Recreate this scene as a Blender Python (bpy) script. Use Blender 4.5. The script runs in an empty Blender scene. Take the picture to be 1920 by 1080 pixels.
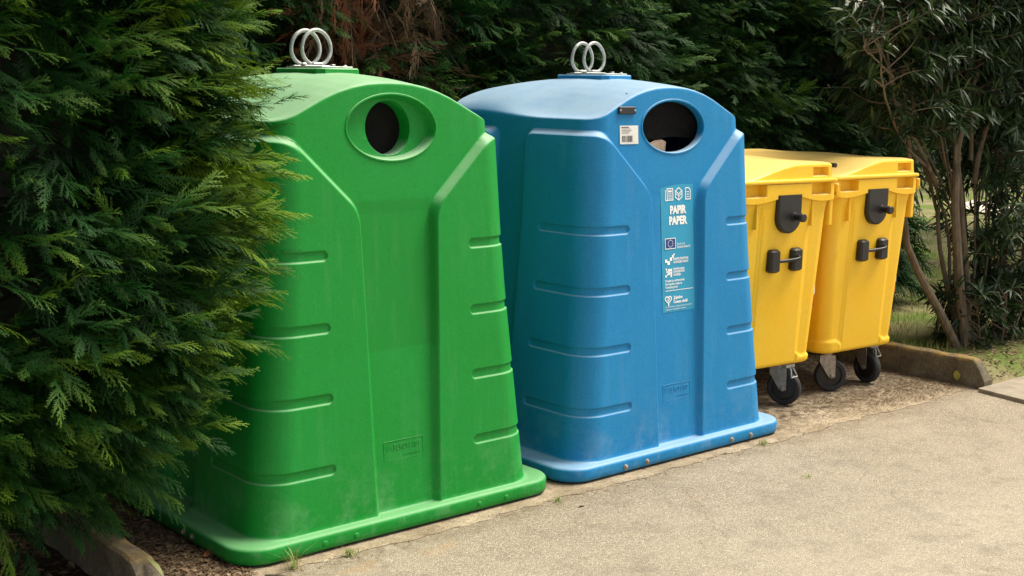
import bpy, math, random
import numpy as np
from mathutils import Vector, Matrix
rng = np.random.default_rng(7)
random.seed(7)
scene = bpy.context.scene
col = scene.collection
PI = math.pi

# ------------------------------------------------------------------ helpers
def link(o, parent=None):
    col.objects.link(o)
    if parent: o.parent = parent
    return o

def tag(o, label=None, cat=None, group=None, kind=None):
    if label: o['label'] = label
    if cat: o['category'] = cat
    if group: o['group'] = group
    if kind: o['kind'] = kind
    return o

def empty(name, loc, rz=0.0):
    o = bpy.data.objects.new(name, None)
    o.empty_display_size = 0.1
    o.location = loc; o.rotation_euler = (0, 0, rz)
    return link(o)

def np_mesh(name, V, F, mat=None, parent=None, smooth=False, attrs=None):
    """V (n,3), F (m,3|4) arrays -> one mesh object"""
    V = np.asarray(V, dtype=np.float32); F = np.asarray(F, dtype=np.int32)
    me = bpy.data.meshes.new(name)
    k = F.shape[1]; m = len(F)
    me.vertices.add(len(V)); me.vertices.foreach_set('co', V.ravel())
    me.loops.add(m * k); me.loops.foreach_set('vertex_index', F.ravel())
    me.polygons.add(m); me.polygons.foreach_set('loop_start', np.arange(0, m * k, k, dtype=np.int32))
    me.update(calc_edges=True)
    me.polygons.foreach_set('use_smooth', np.full(m, bool(smooth)))
    if attrs:
        for an, av in attrs.items():
            a = me.attributes.new(an, 'FLOAT', 'POINT')
            a.data.foreach_set('value', np.asarray(av, dtype=np.float32))
    o = bpy.data.objects.new(name, me)
    if mat: me.materials.append(mat)
    return link(o, parent)

class MB:
    """collects simple shapes into one mesh"""
    def __init__(s): s.v = []; s.f = []
    def add(s, vs, fs):
        b = len(s.v); s.v += [tuple(v) for v in vs]; s.f += [tuple(b + i for i in f) for f in fs]; return s
    def box(s, lo, hi, bev=0.0, M=None):
        x0, y0, z0 = lo; x1, y1, z1 = hi
        if bev <= 0:
            vs = [(x0,y0,z0),(x1,y0,z0),(x1,y1,z0),(x0,y1,z0),(x0,y0,z1),(x1,y0,z1),(x1,y1,z1),(x0,y1,z1)]
            fs = [(0,3,2,1),(4,5,6,7),(0,1,5,4),(1,2,6,5),(2,3,7,6),(3,0,4,7)]
        else:
            b = bev; vs = []; 
            c = [(x0,y0,1,1),(x1,y0,-1,1),(x1,y1,-1,-1),(x0,y1,1,-1)]
            def ring(ins, z):
                r = []
                for (x,y,sx,sy) in c:
                    r += [(x+sx*ins, y+sy*(ins+b), z), (x+sx*(ins+b), y+sy*ins, z)] if (sx*sy>0) else [(x+sx*(ins+b), y+sy*ins, z), (x+sx*ins, y+sy*(ins+b), z)]
                return r
            for ins, z in ((b,z0),(0,z0+b),(0,z1-b),(b,z1)): vs += ring(ins, z)
            fs = []
            for k in range(3):
                for i in range(8):
                    fs.append((k*8+i, k*8+(i+1)%8, (k+1)*8+(i+1)%8, (k+1)*8+i))
            fs.append(tuple(range(7,-1,-1))); fs.append(tuple(range(24,32)))
        if M is not None: vs = [tuple(M @ Vector(v)) for v in vs]
        return s.add(vs, fs)
    def tube(s, pts, rad, n=10, caps=True, closed=False):
        pts = [Vector(p) for p in pts]; m = len(pts)
        if not hasattr(rad, '__len__'): rad = [rad] * m
        vs = []; fs = []
        prev = None
        for i, p in enumerate(pts):
            if closed: t = pts[(i+1) % m] - pts[i-1]
            else: t = pts[min(i+1, m-1)] - pts[max(i-1, 0)]
            t.normalize()
            if prev is None:
                u = t.orthogonal().normalized()
            else:
                u = (prev - t * prev.dot(t)); u = u.normalized() if u.length > 1e-6 else t.orthogonal().normalized()
            prev = u; w = t.cross(u)
            for k in range(n):
                a = 2*PI*k/n
                vs.append(p + (u*math.cos(a) + w*math.sin(a)) * rad[i])
        for i in range(m if closed else m-1):
            j = (i+1) % m
            for k in range(n):
                fs.append((i*n+k, i*n+(k+1)%n, j*n+(k+1)%n, j*n+k))
        if caps and not closed:
            fs.append(tuple(range(n-1,-1,-1))); fs.append(tuple(range((m-1)*n, m*n)))
        return s.add(vs, fs)
    def lathe(s, prof, M=None, n=32, cap0=True, cap1=True):
        """profile (r, z) about z"""
        vs = []; fs = []; m = len(prof)
        for (r, z) in prof:
            for k in range(n):
                a = 2*PI*k/n; vs.append(Vector((r*math.cos(a), r*math.sin(a), z)))
        for i in range(m-1):
            for k in range(n):
                fs.append((i*n+k, i*n+(k+1)%n, (i+1)*n+(k+1)%n, (i+1)*n+k))
        if cap0: fs.append(tuple(range(n-1,-1,-1)))
        if cap1: fs.append(tuple(range((m-1)*n, m*n)))
        if M is not None: vs = [M @ v for v in vs]
        return s.add(vs, fs)
    def prism(s, pts, d0, d1, M=None):
        """outline (x, z), extruded y from d0 to d1 (d0 < d1, outline counter-clockwise seen from -y)"""
        n = len(pts)
        vs = [Vector((x, d0, z)) for x, z in pts] + [Vector((x, d1, z)) for x, z in pts]
        fs = [tuple(range(n)), tuple(range(2*n-1, n-1, -1))]
        for i in range(n):
            j = (i+1) % n; fs.append((i, i+n, j+n, j))
        if M is not None: vs = [M @ v for v in vs]
        return s.add(vs, fs)
    def build(s, name, mat, parent=None, smooth=False, M=None):
        me = bpy.data.meshes.new(name); me.from_pydata(s.v, [], s.f); me.update()
        if M is not None: me.transform(M)
        o = bpy.data.objects.new(name, me); me.materials.append(mat)
        if smooth:
            me.polygons.foreach_set('use_smooth', np.ones(len(me.polygons), dtype=bool))
            try: me.set_sharp_from_angle(angle=math.radians(38))
            except Exception: pass
        return link(o, parent)

# ------------------------------------------------------------------ materials
class NT:
    def __init__(s, name):
        s.m = bpy.data.materials.new(name); s.m.use_nodes = True
        s.t = s.m.node_tree; s.b = s.t.nodes['Principled BSDF']; s.out = s.t.nodes['Material Output']
    def n(s, typ, **kw):
        nd = s.t.nodes.new(typ)
        for k, v in kw.items(): setattr(nd, k, v)
        return nd
    def l(s, a, b): s.t.links.new(a, b)
    def coord(s, which='Object'): return s.n('ShaderNodeTexCoord').outputs[which]
    def noise(s, vec, scale, detail=4, rough=.6, dist=0):
        nd = s.n('ShaderNodeTexNoise'); nd.inputs['Scale'].default_value = scale
        nd.inputs['Detail'].default_value = detail; nd.inputs['Roughness'].default_value = rough
        nd.inputs['Distortion'].default_value = dist
        s.l(vec, nd.inputs['Vector']); return nd.outputs['Fac']
    def ramp(s, fac, stops):
        nd = s.n('ShaderNodeValToRGB'); e = nd.color_ramp.elements
        while len(e) < len(stops): e.new(.5)
        for el, (p, c) in zip(e, stops):
            el.position = p; el.color = (*c, 1) if len(c) == 3 else c
        s.l(fac, nd.inputs['Fac']); return nd.outputs['Color']
    def mix(s, fac, a, b, mode='MIX'):
        nd = s.n('ShaderNodeMix', data_type='RGBA', blend_type=mode)
        for sock, v in ((nd.inputs[0], fac), (nd.inputs[6], a), (nd.inputs[7], b)):
            if isinstance(v, (int, float)): sock.default_value = v
            elif isinstance(v, tuple): sock.default_value = (*v, 1)
            else: s.l(v, sock)
        return nd.outputs[2]
    def math(s, op, a, b=None, c=None, clamp=False):
        nd = s.n('ShaderNodeMath', operation=op, use_clamp=clamp)
        for i, v in enumerate((a, b, c)):
            if v is None: continue
            if isinstance(v, (int, float)): nd.inputs[i].default_value = v
            else: s.l(v, nd.inputs[i])
        return nd.outputs[0]
    def maprange(s, v, a, b, c=0., d=1.):
        nd = s.n('ShaderNodeMapRange'); s.l(v, nd.inputs[0])
        for i, x in enumerate((a, b, c, d)): nd.inputs[i+1].default_value = x
        return nd.outputs[0]
    def bump(s, h, strength, dist=.01):
        nd = s.n('ShaderNodeBump'); nd.inputs['Strength'].default_value = strength
        nd.inputs['Distance'].default_value = dist; s.l(h, nd.inputs['Height'])
        s.l(nd.outputs['Normal'], s.b.inputs['Normal']); return nd.outputs['Normal']
    def sep(s, vec):
        nd = s.n('ShaderNodeSeparateXYZ'); s.l(vec, nd.inputs[0]); return nd.outputs
    def set(s, **kw):
        for k, v in kw.items():
            sock = s.b.inputs[k]
            if isinstance(v, (int, float)): sock.default_value = v
            elif isinstance(v, tuple): sock.default_value = (*v, 1) if len(v) == 3 else v
            else: s.l(v, sock)
        return s

def simple(name, c, rough=.5, metal=0., var=.12, scale=30, bump=0.0, bscale=200, spec=.5):
    t = NT(name); P = t.coord()
    f = t.noise(P, scale, 5)
    lo = tuple(x*(1-var) for x in c); hi = tuple(min(1, x*(1+var)) for x in c)
    t.set(**{'Base Color': t.ramp(f, [(.3, lo), (.7, hi)]), 'Roughness': rough, 'Metallic': metal, 'Specular IOR Level': spec})
    if bump: t.bump(t.noise(P, bscale, 3), bump, .002)
    return t.m

def plastic(name, c, faded, dust_sheen_amt=.55, patch=None, scale_lo=1.0, rough=.5, dust_sheen_top=.13, dust_sheen_low=1., streak=.08, dust_sheen_col=(.36,.33,.27)):
    """rotomoulded plastic: fine speckle, faint fading, dust near the ground, sky sheen painted on up-facing faces, scuffs"""
    t = NT(name); P = t.coord(); G = t.n('ShaderNodeNewGeometry')
    big = t.noise(P, 2.2, 4); fine = t.noise(P, 260, 2, .7)
    base = t.mix(t.maprange(big, .35, .7, 0, .55), c, faded)
    base = t.mix(.8, base, t.ramp(fine, [(.25, (.32,.32,.32)), (.75, (.68,.68,.68))]), 'OVERLAY')
    if patch:
        x, y, z = t.sep(P)
        (px0, px1, pz0, pz1, pc) = patch
        m = t.math('MULTIPLY', t.math('MULTIPLY', t.maprange(x, px0-.01, px0+.01), t.maprange(x, px1-.01, px1+.01, 1, 0)),
                   t.math('MULTIPLY', t.maprange(z, pz0-.006, pz0+.006), t.maprange(z, pz1-.006, pz1+.006, 1, 0)))
        m = t.math('MULTIPLY', m, t.maprange(y, -.5, -.45, 1, 0))
        base = t.mix(t.math('MULTIPLY', m, .5), base, pc)
    # sky sheen and dust painted pale on up-facing surfaces; dust splashed near the ground
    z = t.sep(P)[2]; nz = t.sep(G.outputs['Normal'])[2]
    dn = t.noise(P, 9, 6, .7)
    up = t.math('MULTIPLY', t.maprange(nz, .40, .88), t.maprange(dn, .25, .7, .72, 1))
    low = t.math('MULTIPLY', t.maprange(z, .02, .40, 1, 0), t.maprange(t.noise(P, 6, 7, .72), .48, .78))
    ledge = t.math('MULTIPLY', up, t.maprange(z, .10, .5, dust_sheen_low, dust_sheen_top))
    d = t.math('MULTIPLY', t.math('MAXIMUM', ledge, t.math('MULTIPLY', low, .5)), dust_sheen_amt, clamp=True)
    base = t.mix(d, base, dust_sheen_col)
    # faint run-off streaks below edges
    ms = t.n('ShaderNodeMapping'); ms.inputs['Scale'].default_value = (22, 22, 1.1); t.l(P, ms.inputs['Vector'])
    stx = t.math('MULTIPLY', t.maprange(t.noise(ms.outputs[0], 1.0, 5, .7), .50, .72), t.maprange(t.noise(P, 1.7, 3), .40, .62))
    base = t.mix(t.math('MULTIPLY', stx, streak), base, dust_sheen_col)
    grime = t.math('MULTIPLY', t.maprange(t.noise(P, 4.5, 8, .75), .56, .74), .22)
    base = t.mix(grime, base, tuple(x*.55 for x in c))
    # scuffs: thin light scratches
    mp = t.n('ShaderNodeMapping'); mp.inputs['Scale'].default_value = (3, 3, 30); mp.inputs['Rotation'].default_value = (.3, .5, .2)
    t.l(P, mp.inputs['Vector'])
    sc = t.math('MULTIPLY', t.maprange(t.noise(mp.outputs[0], 3, 8, .8), .67, .74), t.maprange(t.noise(P, 3.1, 3), .5, .62))
    base = t.mix(t.math('MULTIPLY', sc, .28), base, tuple(min(1, x*1.5+.12) for x in faded))
    t.set(**{'Base Color': base, 'Roughness': t.math('ADD', t.math('MULTIPLY', fine, .18), rough-.08)})
    t.set(**{'Specular IOR Level': .28})
    t.bump(t.math('ADD', t.math('MULTIPLY', fine, .7), t.math('MULTIPLY', t.noise(P, 24, 3), 1.4)), .28, .0024)
    return t.m

def leafmat(name, dark, mid, tip, trans=.3, rough=.55, spec=.35):
    """'tint' 0..1 point attribute runs dark -> mid -> tip"""
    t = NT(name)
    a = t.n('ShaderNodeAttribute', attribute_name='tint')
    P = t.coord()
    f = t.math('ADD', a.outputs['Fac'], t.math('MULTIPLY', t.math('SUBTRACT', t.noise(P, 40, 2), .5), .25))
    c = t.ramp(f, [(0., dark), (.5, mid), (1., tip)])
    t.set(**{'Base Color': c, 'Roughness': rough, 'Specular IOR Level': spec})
    tr = t.n('ShaderNodeBsdfTranslucent'); t.l(c, tr.inputs['Color'])
    mx = t.n('ShaderNodeMixShader'); mx.inputs[0].default_value = trans
    t.l(t.b.outputs[0], mx.inputs[1]); t.l(tr.outputs[0], mx.inputs[2]); t.l(mx.outputs[0], t.out.inputs['Surface'])
    return t.m

def bark(name, c0, c1, scale=18):
    t = NT(name); P = t.coord()
    mp = t.n('ShaderNodeMapping'); mp.inputs['Scale'].default_value = (1, 1, .3); t.l(P, mp.inputs['Vector'])
    f = t.noise(mp.outputs[0], scale, 7, .7, .4)
    t.set(**{'Base Color': t.ramp(f, [(.3, c0), (.7, c1)]), 'Roughness': .85}); t.bump(f, .8, .01)
    return t.m

M = {}
M['green'] = plastic('green_plastic', (.004,.232,.024), (.008,.270,.040), patch=(-.2,.2,.80,1.452,(.004,.190,.016)), dust_sheen_amt=.60, dust_sheen_top=1.0, dust_sheen_low=.5, streak=.045, dust_sheen_col=(.46,.62,.44))
M['blue'] = plastic('blue_plastic', (.006,.188,.43), (.014,.24,.49), dust_sheen_amt=.72, dust_sheen_top=.95, dust_sheen_low=.7, streak=.06, dust_sheen_col=(.44,.53,.59))
M['yellow'] = plastic('yellow_plastic', (.90,.52,.018), (.91,.60,.06), dust_sheen_amt=.45, dust_sheen_top=1., dust_sheen_col=(.78,.66,.38), rough=.45)
M['black'] = simple('black_plastic', (.014,.013,.012), .42, bump=.2)
M['rubber'] = simple('rubber', (.022,.021,.02), .75, var=.3, bump=.3)
M['flap'] = simple('dark_flap', (.007,.007,.0065), .9, var=.3, spec=.12)
M['galv'] = simple('galvanised_steel', (.40,.42,.40), .5, .45, var=.3, scale=60, bump=.15)
M['steel'] = simple('worn_steel', (.34,.30,.25), .5, .7, var=.3, scale=40)
M['zincbolt'] = simple('zinc_bolt', (.30,.26,.20), .5, .5, var=.3, scale=90)
M['teal'] = simple('teal_sheet', (.014,.28,.47), .42, var=.06, scale=6)
M['white'] = simple('white_print', (.80,.82,.80), .5, var=.05)
M['navy'] = simple('navy_print', (.012,.045,.20), .45, var=.05)
M['label'] = simple('white_label', (.68,.68,.63), .55, var=.08, scale=12)
M['ink'] = simple('grey_ink', (.07,.07,.07), .6)
M['red'] = simple('red_reflector', (.55,.03,.015), .35)
M['card'] = simple('cardboard', (.52,.36,.25), .8, var=.3, scale=9)
M['bark'] = bark('shrub_bark', (.05,.038,.025), (.21,.16,.10))
M['twig'] = bark('dark_bark', (.02,.014,.009), (.06,.04,.025))
M['cypress'] = leafmat('cypress_leaf', (.003,.013,.003), (.008,.058,.005), (.145,.25,.012), trans=.26, rough=.62, spec=.18)
M['cypressb'] = leafmat('cypress_leaf_back', (.004,.017,.004), (.013,.066,.009), (.10,.19,.016), trans=.22, rough=.62, spec=.18)
M['dead'] = leafmat('dead_leaf', (.04,.026,.014), (.16,.105,.055), (.22,.058,.022), trans=.2, rough=.8)
M['oleander'] = leafmat('shrub_leaf', (.010,.026,.009), (.032,.068,.020), (.11,.15,.05), trans=.2, rough=.46, spec=.35)
M['petal'] = leafmat('white_petal', (.8,.76,.66), (.85,.82,.74), (.9,.87,.8), trans=.3)
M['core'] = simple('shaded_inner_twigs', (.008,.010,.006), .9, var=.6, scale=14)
M['yleaf'] = simple('yellow_leaf', (.34,.33,.06), .55, var=.25, scale=30)
M['cleaf'] = simple('curled_leaf', (.15,.16,.035), .6, var=.3, scale=30)
M['gleaf'] = simple('green_leaf', (.05,.12,.02), .5, var=.3, scale=30)
M['dleaf'] = simple('dry_leaf', (.25,.09,.03), .8, var=.3, scale=30)

def asphalt():
    t = NT('asphalt'); P = t.coord(); x, y, z = t.sep(P)
    v = t.n('ShaderNodeTexVoronoi'); v.inputs['Scale'].default_value = 215; t.l(P, v.inputs['Vector'])
    peb = t.ramp(t.sep(v.outputs['Color'])[0], [(0, (.15,.125,.09)), (.5, (.31,.262,.19)), (.85, (.50,.435,.33)), (1, (.66,.59,.47))])
    gap = t.maprange(v.outputs['Distance'], .25, .75)
    c = t.mix(t.math('MULTIPLY', gap, .75), peb, (.20,.165,.115))
    fine = t.noise(P, 420, 2)
    c = t.mix(.35, c, t.ramp(fine, [(.3, (.2,.2,.2)), (.7, (.8,.8,.8))]), 'OVERLAY')
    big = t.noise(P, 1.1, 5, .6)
    wear_light = t.math('ADD', t.math('MULTIPLY', t.maprange(big, .40, .66), .22), t.math('MULTIPLY', t.maprange(t.math('ADD', y, t.math('MULTIPLY', big, .9)), 4.4, 3.2), .28), clamp=True)  # random wear, plus open-sky brightness painted in away from the slab
    c = t.mix(wear_light, c, (.55,.475,.36))
    mid = t.noise(P, 5, 6, .7)
    c = t.mix(t.maprange(mid, .50, .72, 0, .50), c, (.15,.128,.10))
    ck = t.n('ShaderNodeTexVoronoi'); ck.feature = 'DISTANCE_TO_EDGE'; ck.inputs['Scale'].default_value = .8
    wv = t.n('ShaderNodeVectorMath', operation='ADD'); nc = t.n('ShaderNodeTexNoise'); nc.inputs['Scale'].default_value = 3.5; nc.inputs['Detail'].default_value = 6; t.l(P, nc.inputs['Vector'])
    sv = t.n('ShaderNodeVectorMath', operation='SCALE'); sv.inputs[3].default_value = .5; t.l(nc.outputs['Color'], sv.inputs[0]); t.l(P, wv.inputs[0]); t.l(sv.outputs[0], wv.inputs[1]); t.l(wv.outputs[0], ck.inputs['Vector'])
    crk = t.math('MULTIPLY', t.maprange(ck.outputs['Distance'], .001, .006, 1, 0), t.maprange(t.noise(P, 1.3, 3), .48, .58))
    c = t.mix(t.math('MULTIPLY', crk, .35), c, (.09,.075,.055))
    # dirt gathered along the joint with the slab, and rusty stains
    wob = t.math('MULTIPLY', t.math('SUBTRACT', t.noise(P, 3, 5), .5), .16)
    jd = t.math('ABSOLUTE', t.math('SUBTRACT', t.math('ADD', y, wob), 4.31))
    joint = t.math('MULTIPLY', t.maprange(jd, 0, .16, 1, 0), t.maprange(t.noise(P, 11, 6, .75), .38, .62))
    c = t.mix(t.math('MULTIPLY', joint, .7), c, (.17,.13,.075))
    stain = t.math('MULTIPLY', t.maprange(t.noise(P, 2.3, 4, .6, .5), .62, .72), t.maprange(y, 3.6, 4.3, 0, .5))
    c = t.mix(stain, c, (.40,.24,.11))
    t.set(**{'Base Color': c, 'Roughness': .88, 'Specular IOR Level': .3})
    h = t.math('ADD', t.math('MULTIPLY', t.math('SUBTRACT', 1, v.outputs['Distance']), 1.0), t.math('MULTIPLY', fine, .4))
    t.bump(h, .75, .006)
    return t.m
def concrete():
    t = NT('slab_concrete'); P = t.coord(); y = t.sep(P)[1]
    f = t.noise(P, 3.2, 8, .7); g = t.noise(P, 90, 5, .75); h = t.noise(P, 17, 6, .7)
    c = t.ramp(f, [(.3, (.20,.155,.10)), (.5, (.33,.265,.18)), (.72, (.50,.42,.31))])
    c = t.mix(.6, c, t.ramp(g, [(.3, (.15,.15,.15)), (.7, (.85,.85,.85))]), 'OVERLAY')
    dirt = t.math('MULTIPLY', t.maprange(h, .36, .60), t.maprange(y, 4.36, 4.62, .30, 1.0))
    c = t.mix(dirt, c, (.085,.062,.038))
    t.set(**{'Base Color': c, 'Roughness': .9, 'Specular IOR Level': .25})
    t.bump(t.math('ADD', t.math('MULTIPLY', g, .6), h), .6, .01)
    return t.m
def kerbmat():
    t = NT('kerb_concrete'); P = t.coord(); z = t.sep(P)[2]
    f = t.noise(P, 7, 8, .75); g = t.noise(P, 70, 5, .75)
    c = t.ramp(f, [(.3, (.07,.058,.04)), (.55, (.15,.125,.085)), (.75, (.25,.21,.15))])
    c = t.mix(.6, c, t.ramp(g, [(.3, (.2,.2,.2)), (.7, (.8,.8,.8))]), 'OVERLAY')
    lich = t.math('MULTIPLY', t.maprange(z, .155, .185), t.maprange(t.noise(P, 12, 6, .7), .38, .60))
    c = t.mix(t.math('MULTIPLY', lich, .8), c, (.30,.19,.045))
    t.set(**{'Base Color': c, 'Roughness': .92, 'Specular IOR Level': .2}); t.bump(t.math('ADD', f, t.math('MULTIPLY', g, .6)), .7, .012)
    return t.m
def soil(name, a, b, g):
    t = NT(name); P = t.coord()
    f = t.noise(P, 4, 9, .75); h = t.noise(P, 1.1, 4)
    c = t.ramp(f, [(.3, a), (.7, b)])
    c = t.mix(t.maprange(h, .40, .60), c, t.ramp(t.noise(P, 30, 5, .7), [(.3, tuple(x*.6 for x in g)), (.7, g)]))
    t.set(**{'Base Color': c, 'Roughness': .95, 'Specular IOR Level': .15}); t.bump(t.noise(P, 45, 6, .8), .8, .02)
    return t.m
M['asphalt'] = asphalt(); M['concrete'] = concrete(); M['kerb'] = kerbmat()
M['soil'] = soil('soil', (.05,.036,.022), (.13,.10,.065), (.07,.055,.035))
M['lawn'] = soil('lawn_soil', (.20,.16,.08), (.34,.29,.17), (.16,.22,.05))
M['path'] = simple('pale_path', (.60,.52,.42), .9, var=.15, scale=3)
M['paving'] = simple('pavement_concrete', (.27,.228,.17), .9, var=.25, scale=9, bump=.6, bscale=60)
M['grass'] = leafmat('grass_blade', (.14,.17,.04), (.26,.34,.08), (.48,.44,.20), trans=.4)
M['straw'] = leafmat('dry_litter', (.07,.04,.02), (.20,.13,.07), (.44,.35,.21), trans=.1, rough=.9)

# ------------------------------------------------------------------ camera
H = 1.95
f_px, pitch, yaw, roll = 2403.35, .15567, .71276, .01491
F = Vector((math.sin(yaw)*math.cos(pitch), math.cos(yaw)*math.cos(pitch), -math.sin(pitch)))
Rv = Vector((math.cos(yaw), -math.sin(yaw), 0)); Uv = Rv.cross(F)
R2 = Rv*math.cos(roll) + Uv*math.sin(roll); U2 = Uv*math.cos(roll) - Rv*math.sin(roll)
cam = bpy.data.cameras.new('camera'); camo = bpy.data.objects.new('camera', cam); col.objects.link(camo)
m3 = Matrix((R2, U2, -F)).transposed()
camo.matrix_world = Matrix.Translation((0, 0, H)) @ m3.to_4x4()
cam.sensor_width = 36; cam.lens = 36 * f_px / 1920; cam.clip_start = .05; cam.clip_end = 500
scene.camera = camo

# ------------------------------------------------------------------ light
SUN_AZ = Vector((.95, -.31)).normalized(); SUN_EL = math.radians(60)
w = bpy.data.worlds.new('World'); scene.world = w; w.use_nodes = True
nt = w.node_tree; bg = nt.nodes['Background']
sky = nt.nodes.new('ShaderNodeTexSky'); sky.sky_type = 'NISHITA'; sky.sun_disc = False
sky.sun_elevation = SUN_EL
sky.sun_rotation = math.atan2(SUN_AZ.x, SUN_AZ.y)
sky.air_density = 1.0; sky.dust_density = 3.0; sky.ozone_density = .6
hs_ = nt.nodes.new('ShaderNodeHueSaturation'); hs_.inputs['Saturation'].default_value = .28     # thin bright cloud: pale sky
nt.links.new(sky.outputs[0], hs_.inputs['Color']); nt.links.new(hs_.outputs[0], bg.inputs['Color']); bg.inputs['Strength'].default_value = .095
sun = bpy.data.lights.new('sun', 'SUN'); sun.energy = 2.8; sun.angle = math.radians(28); sun.color = (1, .91, .75)
so = bpy.data.objects.new('sun', sun); col.objects.link(so)
tosun = Vector((SUN_AZ.x*math.cos(SUN_EL), SUN_AZ.y*math.cos(SUN_EL), math.sin(SUN_EL)))
so.rotation_euler = tosun.to_track_quat('Z', 'Y').to_euler(); so.location = tosun * 30
scene.view_settings.view_transform = 'Standard'
try: scene.view_settings.look = 'None'
except Exception: pass
scene.view_settings.exposure = 1.10; scene.view_settings.gamma = 1.0

# ------------------------------------------------------------------ ground
def sheet(name, pts, z, mat, kind='structure', thick=0.0):
    n = len(pts); mb = MB()
    if thick > 0:
        mb.add([(x, y, z) for x, y in pts] + [(x, y, z - thick) for x, y in pts],
               [tuple(range(n))] + [(i, i+n, (i+1) % n + n, (i+1) % n) for i in range(n)])
    else: mb.add([(x, y, z) for x, y in pts], [tuple(range(n))])
    return tag(mb.build(name, mat), kind=kind)
sheet('ground', [(-60,-60),(90,-60),(90,90),(-60,90)], -.012, M['soil'])
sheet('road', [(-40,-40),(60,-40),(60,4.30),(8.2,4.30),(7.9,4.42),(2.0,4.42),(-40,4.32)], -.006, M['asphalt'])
pts = []
for x in np.linspace(2.0, 7.87, 150):
    pts.append((x, 4.325 + .012*math.sin(x*5.1) + .010*math.sin(x*17+1) + .006*math.sin(x*43) + random.uniform(-.008,.008)))
pts += [(7.87, 6.4), (2.0, 6.4)]
sheet('concrete_slab', pts, -.0025, M['concrete'], thick=.0035)
def groundmesh(name, x0, x1, y0, y1, nx, ny, zf, mat):
    X, Y = np.meshgrid(np.linspace(x0,x1,nx), np.linspace(y0,y1,ny)); Z = zf(X, Y)
    V = np.stack([X,Y,Z],-1).reshape(-1,3); i = np.arange(nx*ny).reshape(ny,nx)
    Fq = np.stack([i[:-1,:-1],i[:-1,1:],i[1:,1:],i[1:,:-1]],-1).reshape(-1,4)
    return tag(np_mesh(name, V, Fq, mat, smooth=True), kind='structure')
def lz(X, Y): return .10*np.clip((Y-4.27)/.25, 0, 1) + .012*np.sin(X*7)*np.sin(Y*6) * np.clip((Y-4.3)/.3,0,1)
groundmesh('lawn', 7.97, 40, 4.275, 40, 160, 160, lz, M['lawn'])
sheet('pavement', [(7.78,4.255),(7.68,3.7),(7.5,2.4),(30,2.4),(30,4.255)], .020, M['paving'], thick=.03)
sheet('path', [(18.3,9.9),(19.9,10.4),(20.6,11.6),(18.9,11.0)], .135, M['path'])

def kerb(name, x0, x1, y0, y1, h, label):
    # stone with a sloped front end, worn arrises
    nx, ny = 8, 60
    prof = [(x0,0),(x0,h-.02),(x0+.006,h-.006),(x0+.02,h),(x1-.02,h),(x1-.006,h-.006),(x1,h-.02),(x1,0)]
    ys = np.concatenate([[y0-.0, y0+.02, y0+.05, y0+.085, y0+.10], np.linspace(y0+.14, y1, ny)])
    hs = np.concatenate([[.28,.45,.72,.96,1.0], np.ones(ny)])
    V = []
    for yy, hh in zip(ys, hs):
        for (x, z) in prof:
            V.append((x + .004*math.sin(yy*31+z*40), yy + .003*math.sin(x*90), z*hh + .003*math.sin(yy*23+x*60)*(z>.05)))
    k = len(prof); Fq = []
    for i in range(len(ys)-1):
        for j in range(k-1):
            Fq.append((i*k+j, i*k+j+1, (i+1)*k+j+1, (i+1)*k+j))
    mb = MB(); mb.add(V, Fq + [tuple(range(k))[::-1]])
    o = mb.build(name, M['kerb']); 
    return tag(o, label, 'kerb')
kerb('kerb_stone', 1.925, 2.025, 4.30, 6.3, .172, 'lichen-stained concrete kerb running under the big left conifer hedge, beside the green container')
kerb('kerb_stone', 7.86, 7.965, 4.26, 6.4, .188, 'concrete kerb with orange lichen on top, beside the yellow bins and shrub trunks')

# ------------------------------------------------------------------ bell container
YC = 5.195
GX, BX = 3.267, 5.072
W, WB, RC = .867, .783, .15
def smooth01(x): x = np.clip(x, 0, 1); return x*x*(3-2*x)
def fa(z): return np.interp(z, [.0,.08,.55,1.0,1.3,1.69,1.76,2.05], [.762,.757,.711,.668,.648,.631,.627,.612])
def fb(z): return WB - (.040 + .058*np.minimum(z, 2))
TT = np.linspace(0, 1, 400)
_A = np.interp(TT, [0,.10,.20,.33,.45,.57,.67,.76,.83,.89,.95,1], [1,.992,.965,.885,.77,.61,.44,.285,.165,.075,.018,0])
_k = np.hanning(25); _k /= _k.sum()
_A = np.convolve(np.concatenate([np.full(12,_A[0]), _A, np.full(12,0)]), _k, 'valid')
ZS = 1.797
def roofz(x, y):
    t = np.clip(np.abs(x)/.583, 0, 1)
    af = np.interp(t, TT, _A); ab = np.clip(1 - t*t, 0, 1)**.62
    s = smooth01((y+.25)/.6)
    A = af*(1-s) + ab*s
    return ZS + A*(.163 + .047*np.clip(1-(y/.60)**2, 0, 1))
def smin(a, b, k):
    h = np.clip(.5 + .5*(b-a)/k, 0, 1); return b*(1-h) + a*h - k*h*(1-h)

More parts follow.
